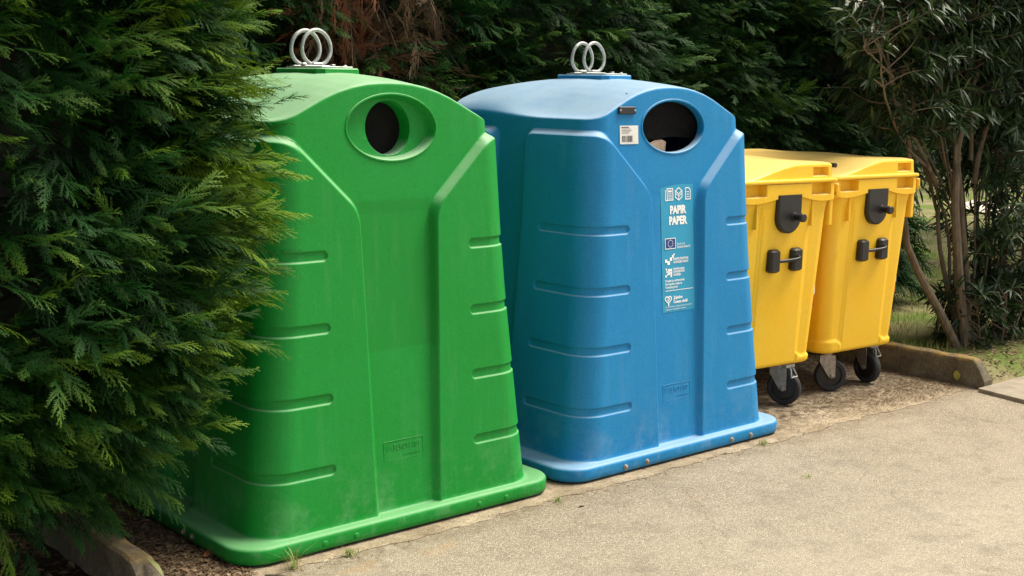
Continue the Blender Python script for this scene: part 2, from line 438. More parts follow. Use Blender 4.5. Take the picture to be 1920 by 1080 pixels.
def build_container(root, mat, hole):
    hx, hz, ex, ez = hole
    # columns
    kx, ky, nx_, ny_ = [], [], [], []
    def straight(n, x0, y0, x1, y1, nn):
        for i in range(n):
            s = (i + .5)/n
            kx.append(x0+(x1-x0)*s); ky.append(y0+(y1-y0)*s); nx_.append(nn[0]); ny_.append(nn[1])
    def corner(n, sx, sy, a0):
        for i in range(n+1):
            a = a0 + PI/2*i/n
            kx.append(sx); ky.append(sy); nx_.append(math.cos(a)); ny_.append(math.sin(a))
    straight(300, -1,-1, 1,-1, (0,-1)); corner(22, 1,-1, -PI/2)
    straight(90, 1,-1, 1,1, (1,0)); corner(14, 1,1, 0)
    straight(80, 1,1, -1,1, (0,1)); corner(14, -1,1, PI/2)
    straight(170, -1,1, -1,-1, (-1,0)); corner(22, -1,-1, PI)
    kx, ky, nx_, ny_ = map(np.array, (kx, ky, nx_, ny_)); NC = len(kx)
    front = (np.abs(ny_) > .999); side = (np.abs(nx_) > .999); corn = ~(front | side)
    rows = []
    def P(a, b, r, d): return kx*(a-r) + nx_*(r+d), ky*(b-r) + ny_*(r+d)
    def addrow(x, y, z): rows.append(np.stack([x, y, np.broadcast_to(z, x.shape)], -1))
    for z, ins in ((.008, .010), (.012, .002), (.030,0), (.060, 0), (.068, .002), (.0745, .008), (.078, .016)):
        x, y = P(W-ins, WB-ins, RC-ins, 0); addrow(x, y, z)
    def disp(x, y, z):
        c = np.interp(z, [.08, 1.40], [.146, .180])
        u = np.abs(x); v = np.abs(y)
        x0, z0, x1, z1 = .182, 1.425, .535, 1.760
        L = math.hypot(x1-x0, z1-z0)
        dl = ((u-x0)*(z1-z0) - (z-z0)*(x1-x0))/L
        sf = smin(smin(u-c, dl, .05), 1.741-z, .05)
        ss = smin(v-.115, 1.741-z, .06)
        sc = smin(dl, 1.741 - z, .05)
        sd = np.where(front, sf, np.where(side, ss, sc))
        Df = np.interp(z, [.08, 1.40, 1.46, 2], [.028, .045, .043, .041])
        Ds = .045
        D = np.where(front, Df, np.where(side, Ds, (Df*np.abs(ny_) + Ds*np.abs(nx_))/(np.abs(ny_)+np.abs(nx_))))
        q = np.clip(sd/.030, 0, 1); q = .45*q + .55*smooth01(q)
        d = -D*(1-q)
        # moulded grooves
        g = np.full(x.shape, 1.0)
        for zt in (.350, .656, .956, 1.261):
            zc = zt - .021
            eu = np.where(front, np.minimum(u-.400, 0), np.where(side, np.minimum(v-.300, 0), 0))
            g = np.minimum(g, np.sqrt(eu**2 + (z-zc)**2) - .021)
        d = d - .0085*smooth01((-g + .002)/.006)
        return d
    def wallrow(z, blend=1.0):
        a, b = fa(z), fb(z)
        x, y = kx*(a-RC)+nx_*RC, ky*(b-RC)+ny_*RC
        d = disp(x, y, z)
        return x + nx_*d, y + ny_*d
    # flange top to wall foot
    xo, yo = rows[-1][:,0], rows[-1][:,1]
    xw, yw = wallrow(np.full(NC, .10))
    for s, z in ((.35, .0785), (.62, .079), (.80, .080), (.90, .083), (.965, .089)):
        addrow(xo+(xw-xo)*s, yo+(yw-yo)*s, z)
    for z in np.concatenate([np.arange(.10, 1.4976, .0040)]):
        x, y = wallrow(np.full(NC, z)); addrow(x, y, z)
    # upper wall up to the roof edge
    x8, y8 = wallrow(np.full(NC, 1.80)); zt = roofz(x8, y8)
    FR = .014
    for k in np.linspace(0, 1, 96)[1:]:
        z = 1.4976 + (zt - FR - 1.4976)*k
        x, y = wallrow(z); addrow(x, y, z)
    xe, ye = x, y
    for ph in np.linspace(0, PI/2, 7)[1:]:
        ins = FR*(1-math.cos(ph)); x = xe - nx_*ins; y = ye - ny_*ins
        addrow(x, y, roofz(x, y) - FR*(1-math.sin(ph)))
    xi, yi = x, y
    for s in 1 - np.linspace(0, 1, 46)[1:-1]**.9:
        addrow(xi*s, yi*s, roofz(xi*s, yi*s))
    V = np.concatenate(rows + [np.array([[0, 0, float(roofz(np.array(0.), np.array(0.)))]])])
    NR = len(rows); I = np.arange(NR*NC).reshape(NR, NC); J = np.roll(I, -1, axis=1)
    Fq = np.stack([I[:-1], J[:-1], J[1:], I[1:]], -1).reshape(-1, 4)
    cen = V[Fq].mean(1)
    e = ((cen[:,0]-hx)/(ex+.003))**2 + ((cen[:,2]-hz)/(ez+.003))**2
    Fq = Fq[~((e < 1) & (cen[:,1] < -.3))]
    top = np.stack([I[-1], J[-1], np.full(NC, NR*NC), np.full(NC, NR*NC)], -1)
    o = np_mesh('body', V, Fq, mat, root, smooth=True)
    mb = MB(); r = V[I[-1]]; n = len(r)      # closing disc under the lifting plate
    # frame of the inlet
    yf = -(fb(hz) - .041); O = Vector((hx, yf, hz)); Ux = Vector((1,0,0)); Vz = Vector((0,.058,1)).normalized(); Nn = Vector((0,-1,.058)).normalized()
    return O, Ux, Vz, Nn

def ring_surface(O, Ux, Vz, Nn, secs, n=96):
    """secs: list of (cx, cz, ex, ez, depth) ellipses"""
    V = []; Fq = []
    for (cx, cz, ex, ez, dp) in secs:
        for k in range(n):
            a = 2*PI*k/n
            V.append(O + Ux*(cx+ex*math.cos(a)) + Vz*(cz+ez*math.sin(a)) + Nn*dp)
    for i in range(len(secs)-1):
        for k in range(n):
            Fq.append((i*n+k, (i+1)*n+k, (i+1)*n+(k+1)%n, i*n+(k+1)%n))
    return V, Fq

def text_mesh(s, size, bold=0.0, extrude=0.0, sx=1.0, spacing=1.0):
    cu = bpy.data.curves.new('t', 'FONT'); cu.body = s; cu.size = size; cu.offset = bold; cu.extrude = extrude; cu.resolution_u = 3
    cu.space_character = spacing
    ob = bpy.data.objects.new('t', cu); col.objects.link(ob)
    dg = bpy.context.evaluated_depsgraph_get()
    me = bpy.data.meshes.new_from_object(ob.evaluated_get(dg))
    V = np.array([tuple(v.co) for v in me.vertices]).reshape(-1, 3); Fs = [tuple(p.vertices) for p in me.polygons]
    bpy.data.objects.remove(ob); bpy.data.curves.remove(cu); bpy.data.meshes.remove(me)
    V[:,0] *= sx
    return V, Fs
class Flat:
    """things printed on a leaning front plane; local u (right), v (up), n (out)"""
    def __init__(s, O, Vz, Nn): s.O = Vector(O); s.Vz = Vz; s.Nn = Nn; s.mb = MB()
    def p(s, u, v, n): return s.O + Vector((1,0,0))*u + s.Vz*v + s.Nn*n
    def rect(s, u0, v0, u1, v1, n): s.mb.add([s.p(u0,v0,n), s.p(u1,v0,n), s.p(u1,v1,n), s.p(u0,v1,n)], [(0,1,2,3)])
    def line(s, pts, wd, n, closed=False):
        m = len(pts)
        for i in range(m if closed else m-1):
            a = Vector(pts[i]); b = Vector(pts[(i+1) % m]); d = (b-a).normalized(); q = Vector((-d.y, d.x))*wd/2
            a = a - d*wd*.4; b = b + d*wd*.4
            s.mb.add([s.p(*(a-q), n+i*2e-5), s.p(*(b-q), n+i*2e-5), s.p(*(b+q), n+i*2e-5), s.p(*(a+q), n+i*2e-5)], [(0,1,2,3)])
    def poly(s, pts, n): s.mb.add([s.p(u, v, n) for u, v in pts], [tuple(range(len(pts)))])
    def disc(s, u, v, r, n, k=12): s.poly([(u+r*math.cos(2*PI*i/k), v+r*math.sin(2*PI*i/k)) for i in range(k)], n)
    def text(s, t, u, v, size, n, bold=0., sx=1., width=None, extrude=0., spacing=1.):
        V, Fs = text_mesh(t, size, bold, extrude, sx, spacing)
        if width:
            k = width/(V[:,0].max()-V[:,0].min()); V[:,0] *= k
        V[:,0] -= V[:,0].min()
        s.mb.add([s.p(u+a, v+b, n+c) for a, b, c in V], Fs)

def lifting_gear(root, mat):
    # moulded seat, galvanised plates and the pair of rings
    mb = MB(); z0 = 1.985; zt = 2.023; a, b, c = .115, .205, .03
    def octo(ins, z): return [(-a+c+ins*.4,-b+ins,z),(a-c-ins*.4,-b+ins,z),(a-ins,-b+c+ins*.4,z),(a-ins,b-c-ins*.4,z),(a-c-ins*.4,b-ins,z),(-a+c+ins*.4,b-ins,z),(-a+ins,b-c-ins*.4,z),(-a+ins,-b+c+ins*.4,z)]
    vs = octo(-.006, z0) + octo(0, z0+.02) + octo(0, zt-.006) + octo(.006, zt)
    fs = [tuple(range(24, 32))] + [(k*8+i, k*8+(i+1)%8, k*8+8+(i+1)%8, k*8+8+i) for k in range(3) for i in range(8)]
    mb.add(vs, fs); mb.build('lifting_seat', mat, root, smooth=True)
    mb = MB(); mb.box((-.085,-.175,zt+.001),(.085,.135,zt+.007),.002); mb.box((-.02,-.16,zt+.0075),(.0,-.14,zt+.016),.002); mb.box((.04,-.17,zt+.0075),(.055,-.155,zt+.014),.002)
    mb.build('top_plate', M['galv'], root)
    for yy, tilt in ((.098, .0), (.003, .0)):
        mb = MB(); R0 = .078
        pts = [(R0*math.cos(2*PI*k/40), yy + .004*math.sin(4*PI*k/40), zt+.016+R0 + R0*1.04*math.sin(2*PI*k/40)) for k in range(40)]
        mb.tube(pts, .0092, 12, closed=True)
        rg = mb.build('lifting_ring', M['galv'], root, smooth=True)
        mb = MB(); mb.box((-.075,yy-.02,zt+.0073),(.075,yy+.02,zt+.013),.002); mb.box((-.028,yy-.016,zt+.0132),(.028,yy+.016,zt+.026),.005)
        mb.build('ring_bracket', M['galv'], rg)

def embossed_plate(root, mat, z0, z1, txt, sub):
    zc = (z0+z1)/2; yf = -(fb(zc) - .031)
    O = (0, yf, zc); Vz = Vector((0,.058,1)).normalized(); Nn = Vector((0,-1,.058)).normalized()
    fl = Flat(O, Vz, Nn); hw, hh = .108, (z1-z0)/2
    M4 = Matrix((Vector((1,0,0)), -Nn, Vz)).transposed().to_4x4(); M4.translation = Vector(O)
    t = .003
    mb = fl.mb
    for lo, hi in (((-hw,-.0008,-hh),(hw,.004,-hh+t)), ((-hw,-.0008,hh-t),(hw,.004,hh)), ((-hw,-.0008,-hh+t),(-hw+t,.004,hh-t)), ((hw-t,-.0008,-hh+t),(hw,.004,hh-t))):
        mb.box(lo, hi, 0, M4)
    fl.text(txt, -.052, .002, .034, .0, bold=.0002, width=.143, extrude=.0012)
    fl.text(sub, .0, -.030, .014, .0, width=.09, extrude=.0009)
    # little logo: two tilted strokes and a frame
    fl.line([(-.095,.004),(-.078,.026),(-.062,.004)], .004, .0012); fl.line([(-.095,.026),(-.080,.006)], .004, .0013)
    return mb.build('embossed_name', mat, root)

def container(x, mat, label, kind):
    root = empty('recycling_container', (x, YC, 0))
    tag(root, label, 'recycling container', 'bell-shaped recycling containers')
    if kind == 'green':
        hole = (.003, 1.767, .233, .138)
        O, Ux, Vz, Nn = build_container(root, mat, hole)
        ex, ez = hole[2:]
        s = [(0,0,ex+.013,ez+.013,-.002),(0,0,ex+.010,ez+.010,.003),(0,0,ex+.004,ez+.004,.0035),(0,0,ex,ez,-.001),(0,0,ex-.006,ez-.006,-.040),(0,0,ex-.012,ez-.012,-.047),(0,0,ex-.02,ez-.018,-.048)]
        cx, r = .012, .119
        s += [(cx*.6,0,r+.045,r+.004,-.049),(cx,0,r+.004,r+.0015,-.050),(cx,0,r,r,-.053),(cx,0,r-.004,r-.004,-.10),(cx,0,r-.006,r-.006,-.16)]
        V, Fq = ring_surface(O, Ux, Vz, Nn, s); mb = MB(); mb.add(V, Fq); mb.build('inlet_collar', mat, root, smooth=True)
        mb = MB(); n = 48; mb.add([O + Ux*(cx+(r-.001)*math.cos(2*PI*k/n)) + Vz*((r-.001)*math.sin(2*PI*k/n)) + Nn*(-.122 - .00*math.sin(2*PI*k/n)) for k in range(n)], [tuple(range(n))])
        mb.build('inlet_flap', M['flap'], root)
        embossed_plate(root, mat, .302, .392, 'ELKOPLAST', 'www.elkoplast.cz')
        for yy in (-.36, -.28):
            bolt(root, (-W, yy, .036), Vector((-1,0,0)))
        for xx in (-.471, -.313, .369, .532):    # moulded-over bolt positions
            mb = MB(); mb.lathe([(.014,0),(.013,.003),(.008,.005)], Matrix.Translation((xx,-WB+.0005,.036)) @ Matrix.Rotation(PI/2,4,'X'), 14, cap0=False)
            mb.build('bolt_cap', mat, root, smooth=True)
    else:
        hole = (.008, 1.755, .237, .135)
        O, Ux, Vz, Nn = build_container(root, mat, hole)
        ex, ez = hole[2:]
        s = [(0,0,ex+.012,ez+.012,-.002),(0,0,ex+.009,ez+.009,.003),(0,0,ex+.003,ez+.003,.0035),(0,0,ex-.001,ez-.001,0),(0,0,ex-.004,ez-.004,-.034),(0,0,ex-.001,ez-.001,-.042)]
        V, Fq = ring_surface(O, Ux, Vz, Nn, s); mb = MB(); mb.add(V, Fq); mb.build('inlet_collar', mat, root, smooth=True)
        # rubber flap hanging behind the opening, a gap below it
        mb = MB(); n = 24
        for i in range(n+1):
            u = -(ex+.05) + 2*(ex+.05)*i/n
            for j, (v, dpt) in enumerate(((ez+.03,-.06),(.03,-.066),(-.055+.006*math.sin(u*20),-.085))):
                pass
        us = np.linspace(-(ex+.06), ex+.06, n+1); vs = np.linspace(ez+.04, -.058, 10)
        V = [O + Ux*u + Vz*(v + (.006*math.sin(u*18) if j == 9 else 0)) + Nn*(-.055-.02*(ez+.04-v)/.2 - .004*math.sin(u*14)) for j, v in enumerate(vs) for u in us]
        Fq = [(j*(n+1)+i+1, j*(n+1)+i, (j+1)*(n+1)+i, (j+1)*(n+1)+i+1) for j in range(9) for i in range(n)]
        mb = MB(); mb.add(V, Fq); mb.build('inlet_flap', M['flap'], root, smooth=True)
        embossed_plate(root, mat, .302, .392, 'ELKOPLAST', 'www.elkoplast.cz')
        for xx in (-.471, -.313, .369, .532): bolt(root, (xx, -WB, .034), Vector((0,-1,0)))
        # information sheet in the channel
        zc = 1.115; O2 = (.03, -(fb(zc) - .0415), zc); tl = (.028-.045)/(1.32)
        Vz2 = Vector((0,.058+.0129,1)).normalized(); N2 = Vector((0,-1,.0709)).normalized()
        fl = Flat(O2, Vz2, N2); hw, hh = .127, .338
        nn = .002
        us = np.linspace(-hw, hw, 7); vs = np.linspace(-hh, hh, 15)
        V = [fl.p(u, v, nn + .0006*math.sin(v*22+u*9)) for v in vs for u in us]
        fl.mb.add(V, [(j*7+i, j*7+i+1, (j+1)*7+i+1, (j+1)*7+i) for j in range(14) for i in range(6)])
        sh = fl.mb.build('information_sheet', M['teal'], root, smooth=True)
        pr = Flat(O2, Vz2, N2); n = nn + .0018; sk = 0.0
        def V(py): return .338 - (py-347)/238*.676      # picture row -> height on the sheet
        dy = V(365) - .258
        def sh_(pts): return [(u, v+dy) for u, v in pts]
        pr.line(sh_([(-.078,.228),(-.034,.228),(-.034,.288),(-.078,.288)]), .0055, n, True); pr.line(sh_([(-.085,.280),(-.092,.276),(-.092,.228),(-.080,.224)]), .0045, n)
        pr.rect(-.070,.269+dy,-.042,.279+dy,n)
        for k in range(4): pr.rect(-.070,.236+k*.008+dy,-.042,.239+k*.008+dy,n)
        c = (.012,.258+dy); hexp = [(c[0]+.030*math.cos(PI/2+k*PI/3), c[1]+.033*math.sin(PI/2+k*PI/3)) for k in range(6)]
        pr.line(hexp, .0055, n, True)
        for k in (1,3,5): pr.line([c, hexp[k]], .005, n+.0003)
        pr.line(sh_([(-.014,.262),(.012,.246),(.038,.262)]), .004, n+.0005)
        pr.line(sh_([(.066,.228),(.104,.228),(.104,.276),(.092,.288),(.066,.288)]), .0055, n, True)
        for k in range(3): pr.rect(.075,.238+k*.013+dy,.095,.2425+k*.013+dy,n)
        pr.mb.build('icons', M['white'], sh); pr = Flat(O2, Vz2, N2)
        pr.text('PAPIR', -.058, V(401), .058, n, bold=.0032, width=.128)
        pr.text('PAPER', -.066, V(421), .058, n, bold=.0032, width=.142)
        pr.mb.build('title', M['white'], sh); pr = Flat(O2, Vz2, N2)
        # flag border and stars, pixel logos, heart
        f0, f1 = V(466), V(447); fc = (f0+f1)/2
        pr.line([(-.100,f0),(-.020,f0),(-.020,f1),(-.100,f1)], .004, n+.0006, True)
        for k in range(12): pr.disc(-.060+.0185*math.cos(PI*k/6), fc+.0185*math.sin(PI*k/6), .0026, n+.0012, 6)
        g = V(496)
        for (u, v, s_) in ((-.104,.012,.018),(-.086,.0,.020),(-.067,.020,.019),(-.050,.036,.015),(-.038,.048,.010)): pr.rect(u, g+v, u+s_, g+v+s_, n)
        g = V(518)
        for (u, v, s_) in ((-.082,.026,.015),(-.065,.026,.015),(-.082,.009,.015),(-.065,.009,.015),(-.100,.034,.011),(-.104,-.003,.012),(-.092,.006,.009),(-.064,-.004,.012),(-.095,.020,.011)): pr.rect(u, g+v, u+s_, g+v+s_, n)
        hc = V(562); hp = [(-.084+.0245*math.sin(t)**3, hc+.003+.0215*(.8125*math.cos(t)-.3125*math.cos(2*t)-.125*math.cos(3*t)-.0625*math.cos(4*t))) for t in np.linspace(0, 2*PI, 29)[:-1]]
        pr.line(hp, .0065, n, True); pr.line([(-.092,hc+.004),(-.084,hc-.004),(-.074,hc+.010)], .005, n+.0008); pr.line([(-.084,hc-.016),(-.084,hc-.028)], .009, n+.001)
        pr.rect(-.104, V(545.2), .112, V(544), n)
        pr.mb.build('logos', M['white'], sh); pr = Flat(O2, Vz2, N2)
        pr.text('Europska unija', -.008, V(460), .018, n, width=.062); pr.text('Zajedno do fondova EU', -.008, V(466), .018, n, bold=.0003, width=.105)
        for k, s_ in enumerate(('EUROPSKI STRUKTURNI', 'I INVESTICIJSKI FONDOVI')): pr.text(s_, -.040, V(488+k*6), .017, n, bold=.0006, width=.118)
        for k, s_ in enumerate(('Operativni program', 'KONKURENTNOST', 'I KOHEZIJA')): pr.text(s_, -.042, V(506+k*5.8), .0165, n, bold=.0006, width=(.088,.092,.060)[k])
        pr.mb.build('funding_lettering', M['white'], sh); pr = Flat(O2, Vz2, N2)
        for k, s_ in enumerate(('Projekt je sufinancirala', 'Europska unija iz', 'Kohezijskog fonda')): pr.text(s_, -.104, V(528+k*6), .017, n, bold=.0004, width=(.15,.13,.095)[k])
        pr.text('Zajedno', -.044, V(561), .022, n, bold=.0009, width=.072); pr.text('\u010cuvamo okoli\u0161', -.044, V(569), .022, n, bold=.0009, width=.112)
        for k in range(2): pr.text('Za sve informacije o projektu obratite se komunalnom' if k == 0 else 'poduzecu ili posjetite stranice', -.106, V(576+k*5), .012, n, width=(.21,.16)[k])
        pr.mb.build('small_lettering', M['white'], sh)
        fg = Flat(O2, Vz2, N2); fg.rect(-.100,f0,-.020,f1, nn+.0016); fg.mb.build('flag', M['navy'], sh)
        # barcode label and screwed name plate beside the inlet
        zc = 1.719; lb = Flat((-.330, -(fb(zc)-.041), zc), Vector((0,.058,1)).normalized(), Vector((0,-1,.058)).normalized())
        lb.rect(-.068,-.049,.066,.045,.002); lo = lb.mb.build('barcode_label', M['label'], root)
        bk = Flat((-.330, -(fb(zc)-.041), zc), lb.Vz, lb.Nn); u = -.052
        while u < .022:
            wd = random.choice((.0012,.002,.003)); bk.rect(u,-.038,u+wd,-.006,.003); u += wd + random.choice((.0012,.002,.003))
        for k in range(5): bk.rect(-.055, .006+k*.007, -.055+random.uniform(.03,.075), .008+k*.007, .003)
        bk.rect(-.058,.036,.0,.0385,.003); bk.mb.build('label_printing', M['ink'], lo)
        zc = 1.840; O3 = Vector((-.347, -(fb(zc)-.041), zc)); Nn3 = lb.Nn; M4 = Matrix((Vector((1,0,0)), -Nn3, lb.Vz)).transposed().to_4x4(); M4.translation = O3
        mb = MB(); mb.box((-.061,-.012,-.019),(.061,.001,.019),.003,M4); pl = mb.build('name_plate', M['black'], root)
        for uu in (-.052,.052):
            mb = MB(); mb.lathe([(.006,0),(.005,.002)], M4 @ Matrix.Translation((uu,-.012,0)) @ Matrix.Rotation(PI/2,4,'X'), 12); mb.build('screw', M['galv'], pl)
    lifting_gear(root, mat)
    return root
def bolt(root, loc, n):
    q = n.to_track_quat('Z', 'Y').to_matrix().to_4x4(); q.translation = Vector(loc)
    mb = MB(); mb.lathe([(.0155,-.001),(.0155,.003),(.014,.0045),(.0105,.0047)], q, 20, cap0=False, cap1=True)
    b = mb.build('bolt', M['zincbolt'], root, smooth=True)
    mb = MB(); mb.lathe([(.010,.0048),(.010,.010),(.008,.012)], q, 6, cap0=False); mb.build('bolt_head', M['zincbolt'], b)
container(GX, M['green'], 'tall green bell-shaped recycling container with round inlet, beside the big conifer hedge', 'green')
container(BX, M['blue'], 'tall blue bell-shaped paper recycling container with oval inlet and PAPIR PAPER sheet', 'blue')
# scrap of cardboard caught just inside the blue inlet, its lower end down in the heap
mb = MB(); c0 = Vector((BX-.07, YC-.535, 1.655)); 
mb.add([c0+Vector(v) for v in ((-.07,-.005,-.30),(.10,.03,-.30),(.115,.02,.018),(.06,.0,.030),(.0,-.01,.028),(-.10,-.012,-.005),
                               (-.07,.0,-.30),(.10,.035,-.30),(.115,.025,.018),(.06,.005,.030),(.0,-.005,.028),(-.10,-.007,-.005))],
       [(0,1,2,3,4,5),(11,10,9,8,7,6),(0,6,7,1),(1,7,8,2),(2,8,9,3),(3,9,10,4),(4,10,11,5),(5,11,6,0)])
tag(mb.build('cardboard_scrap', M['card']), 'scrap of pale printed cardboard showing inside the oval opening of the blue container', 'cardboard')

# ------------------------------------------------------------------ yellow wheeled bins
def grid_loop(cols, rows):
    """cols: (kx,ky,nx,ny); rows: list of (a,b,r,d,z) with scalars or arrays"""
    kx, ky, nx_, ny_ = cols; out = []
    for (a, b, r, d, z) in rows:
        out.append(np.stack([kx*(a-r)+nx_*(r+d), ky*(b-r)+ny_*(r+d), np.broadcast_to(z, kx.shape)+0.0], -1))
    V = np.concatenate(out); NR, NC = len(rows), len(kx)
    I = np.arange(NR*NC).reshape(NR,NC); J = np.roll(I,-1,axis=1)
    return V, np.stack([I[:-1],J[:-1],J[1:],I[1:]],-1).reshape(-1,4), I
def mkcols(nf, ns, nb, ncn):
    kx, ky, nx_, ny_ = [], [], [], []
    def st(n,x0,y0,x1,y1,nn):
        for i in range(n):
            s=(i+.5)/n; kx.append(x0+(x1-x0)*s); ky.append(y0+(y1-y0)*s); nx_.append(nn[0]); ny_.append(nn[1])
    def cr(n,sx,sy,a0):
        for i in range(n+1):
            a=a0+PI/2*i/n; kx.append(sx); ky.append(sy); nx_.append(math.cos(a)); ny_.append(math.sin(a))
    st(nf,-1,-1,1,-1,(0,-1)); cr(ncn,1,-1,-PI/2); st(ns,1,-1,1,1,(1,0)); cr(ncn,1,1,0)
    st(nb,1,1,-1,1,(0,1)); cr(ncn,-1,1,PI/2); st(ns,-1,1,-1,-1,(-1,0)); cr(ncn,-1,-1,PI)
    return tuple(map(np.array,(kx,ky,nx_,ny_)))

ZR0, ZR1 = 1.300, 1.400       # rim bottom / top
def wheeled_bin(loc, rz, label, wheels):
    root = empty('wheeled_bin', (loc[0], loc[1], 0), rz)
    tag(root, label, 'wheeled bin', 'yellow four-wheeled bins')
    LB = .70                   # half length; end face sits at y=0, centre at y=LB
    cols = mkcols(170, 60, 30, 10); kx, ky, nx_, ny_ = cols
    front = ny_ < -.999
    T = Matrix.Translation((0, LB, 0))
    # --- body
    rows = []
    def dims(z):
        t = (z-.28)/(1.32-.28); return .352+.048*t, .655+.062*t+.012
    zs = np.concatenate([[.272,.274,.280,.290], np.arange(.30, 1.335, .0085)])
    for i, z in enumerate(zs):
        a, b = dims(z); r = .075
        ins = (.03,.012,.004,0)[i] if i < 4 else 0
        x = kx*(a-r)
        d = np.zeros(len(kx))
        # raised centre panel on the end, with a soft crease on each side
        u = np.abs(x)
        d = np.where(front, -.010*smooth01((u-.205)/.02)*smooth01((1.30-z)/.08), 0)
        d = np.where(~front, np.where(ny_ < 0, -.010, 0)*smooth01((1.30-z)/.08)*np.clip(-ny_,0,1), d)
        # moulded feet at the lower corners
        foot = smooth01((.348-.02*np.sin(x*30)-z)/.018)
        fx = np.where(front, smooth01((u-.185)/.03), np.clip(np.abs(nx_)+np.abs(ny_),0,1)*(~front))
        d = d + .013*foot*fx
        d = d + np.where(front, -.006*np.exp(-((np.abs(x)-.205)/.012)**2)*smooth01((1.25-z)/.1), 0)
        zz = z + 0*kx
        if i < 6: zz = zz + np.where(front & (u < .19), -.0, 0) 
        rows.append((a-ins, b-ins, r, d, zz))
    V, Fq, I = grid_loop(cols, rows)
    V[:,1] += LB
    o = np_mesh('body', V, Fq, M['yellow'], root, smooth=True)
    mb = MB(); mb.add([tuple(V[k]) for k in I[0]], [tuple(range(len(I[0])-1,-1,-1))]); mb.build('underside', M['yellow'], root)
    # --- rim with pockets and a wavy lower edge
    x = kx*(.428-.06)
    wav = np.where(front, .032*np.exp(-((x-.02)/.13)**2) - .012*np.exp(-((np.abs(x)-.30)/.12)**2), -.006)
    nrow = 26; rows = []
    A, B, Rr = .428, .745, .06
    rows.append((A-.04, B-.04, Rr-.02, 0*kx, ZR0+wav+.012)); rows.append((A-.006,B-.006,Rr,0*kx,ZR0+wav)); 
    for i in range(nrow):
        t = i/(nrow-1); z = ZR0+wav+.004 + (ZR1-ZR0-wav-.004)*t
        d = 0*kx
        for pc, pw in ((-.285,.085),(.275,.085)):
            m = smooth01((pw-np.abs(x-pc))/.008)*smooth01((z-(ZR0+.030))/.006)*front
            d = d - .055*m
        # second, finer ledge right of the corner
        rows.append((A, B, Rr, d, z))
    rows.append((A-.004,B-.004,Rr,rows[-1][3],ZR1+.003+0*kx)); rows.append((A-.05,B-.05,Rr-.02,0*kx,ZR1+.003+0*kx))
    V, Fq, I = grid_loop(cols, rows); V[:,1] += LB
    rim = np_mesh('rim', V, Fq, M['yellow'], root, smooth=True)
    rim.data.set_sharp_from_angle(angle=math.radians(40))
    # hinge lug sticking out at the rim's rear corner and gussets under it
    mb = MB(); mb.box((.428,-.035,1.335),(.452,.05,1.392),.006); mb.box((.445,-.02,1.315),(.462,.04,1.372),.005)
    mb.box((.395,-.012,1.13),(.428,.05,1.298),.006)
    mb.build('hinge_lug', M['yellow'], root)
    for xx in (-.265, .215):
        mb = MB(); mb.box((xx-.006,-.036,1.14),(xx+.006,.02,1.302),.003); mb.build('rib', M['yellow'], root)
    # --- lid: low at the front (-x), humped up to the hinge side
    def zl(x, y):
        e = np.clip((np.abs(y)-.62)/.12, 0, 1)
        top = 1.430 + .085*smooth01((x+.40)/.52) + .005*np.clip(1-(y/.7)**2,0,1)*np.clip((x+.42)/.3,0,1)
        return top + .0035*np.sin(y*9+x*4)*(1-e)
    A, B, Rr = .440, .752, .05
    xx = kx*(A-Rr) + nx_*Rr
    rows = [(A-.05,B-.05,.03,0*kx,1.4055+0*kx),(A-.003,B-.003,Rr,0*kx,1.4055+0*kx),(A,B,Rr,0*kx,1.409+0*kx),(A,B,Rr,0*kx,1.420+0*kx),(A-.003,B-.003,Rr,0*kx,1.425+0*kx),(A-.022,B-.022,Rr,0*kx,1.427+0*kx)]
    zt = zl(xx, ky*(B-Rr)+ny_*Rr)
    hgt = np.maximum(zt-1.430, .001)
    for t in np.linspace(0,1,16)[1:]:
        z = 1.428 + hgt*t*.93
        m = smooth01((.070-np.abs(x-.285))/.008)*front*smooth01((t-.18)/.06)*smooth01((.86-t)/.05)
        rows.append((A-.024-.004*t,B-.024-.004*t,Rr,-.045*m,z))
    rows.append((A-.034,B-.034,Rr,0*kx,zl(xx*.92, ky*(B-.034))+.000))
    V, Fq, I = grid_loop(cols, rows)
    ring = V[I[-1]].copy(); ext = [V]; n0 = len(V); faces = [Fq]; NC = len(kx); prevI = I[-1]
    for s in (.985,.95,.9,.8,.7,.6,.5,.4,.3,.2,.1,.03,.0015):
        r_ = ring.copy(); r_[:,0] *= s; r_[:,1] *= s; r_[:,2] = zl(r_[:,0], r_[:,1]) + .004*smooth01((1-s)/.05)
        cur = np.arange(n0, n0+NC); n0 += NC; ext.append(r_); jn = np.roll(prevI,-1); cn = np.roll(cur,-1)
        faces.append(np.stack([prevI,jn,cn,cur],-1)); prevI = cur
    V = np.concatenate(ext); V[:,1] += LB; Fq = np.concatenate(faces)
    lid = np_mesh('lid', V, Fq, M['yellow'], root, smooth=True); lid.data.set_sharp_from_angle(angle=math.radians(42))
    mb = MB(); mb.tube([(.408,-.032,1.503),(.408,.05,1.503)], .014, 12); mb.build('hinge_rod', M['black'], lid)
    # --- trunnion plate, pin
    ZP = 1.21; ys = -.026
    pts = [(-.105,1.338),(-.105,ZP)]
    pts += [(.105*math.cos(a), ZP+.105*math.sin(a)) for a in np.linspace(PI, 2*PI, 20)[1:]] + [(.105,1.338)]
    pts = [(a_, b_) for a_, b_ in pts]
    mb = MB(); 
    def plate(ins, y): return [(a_*(1-ins/.105), y, 1.338 if b_ > 1.33 else ZP+(b_-ZP)*(1-ins/.105)) for a_, b_ in pts]
    L0, L1, L2 = plate(0, .0), plate(.002, -.046), plate(.012, -.054); n = len(pts)
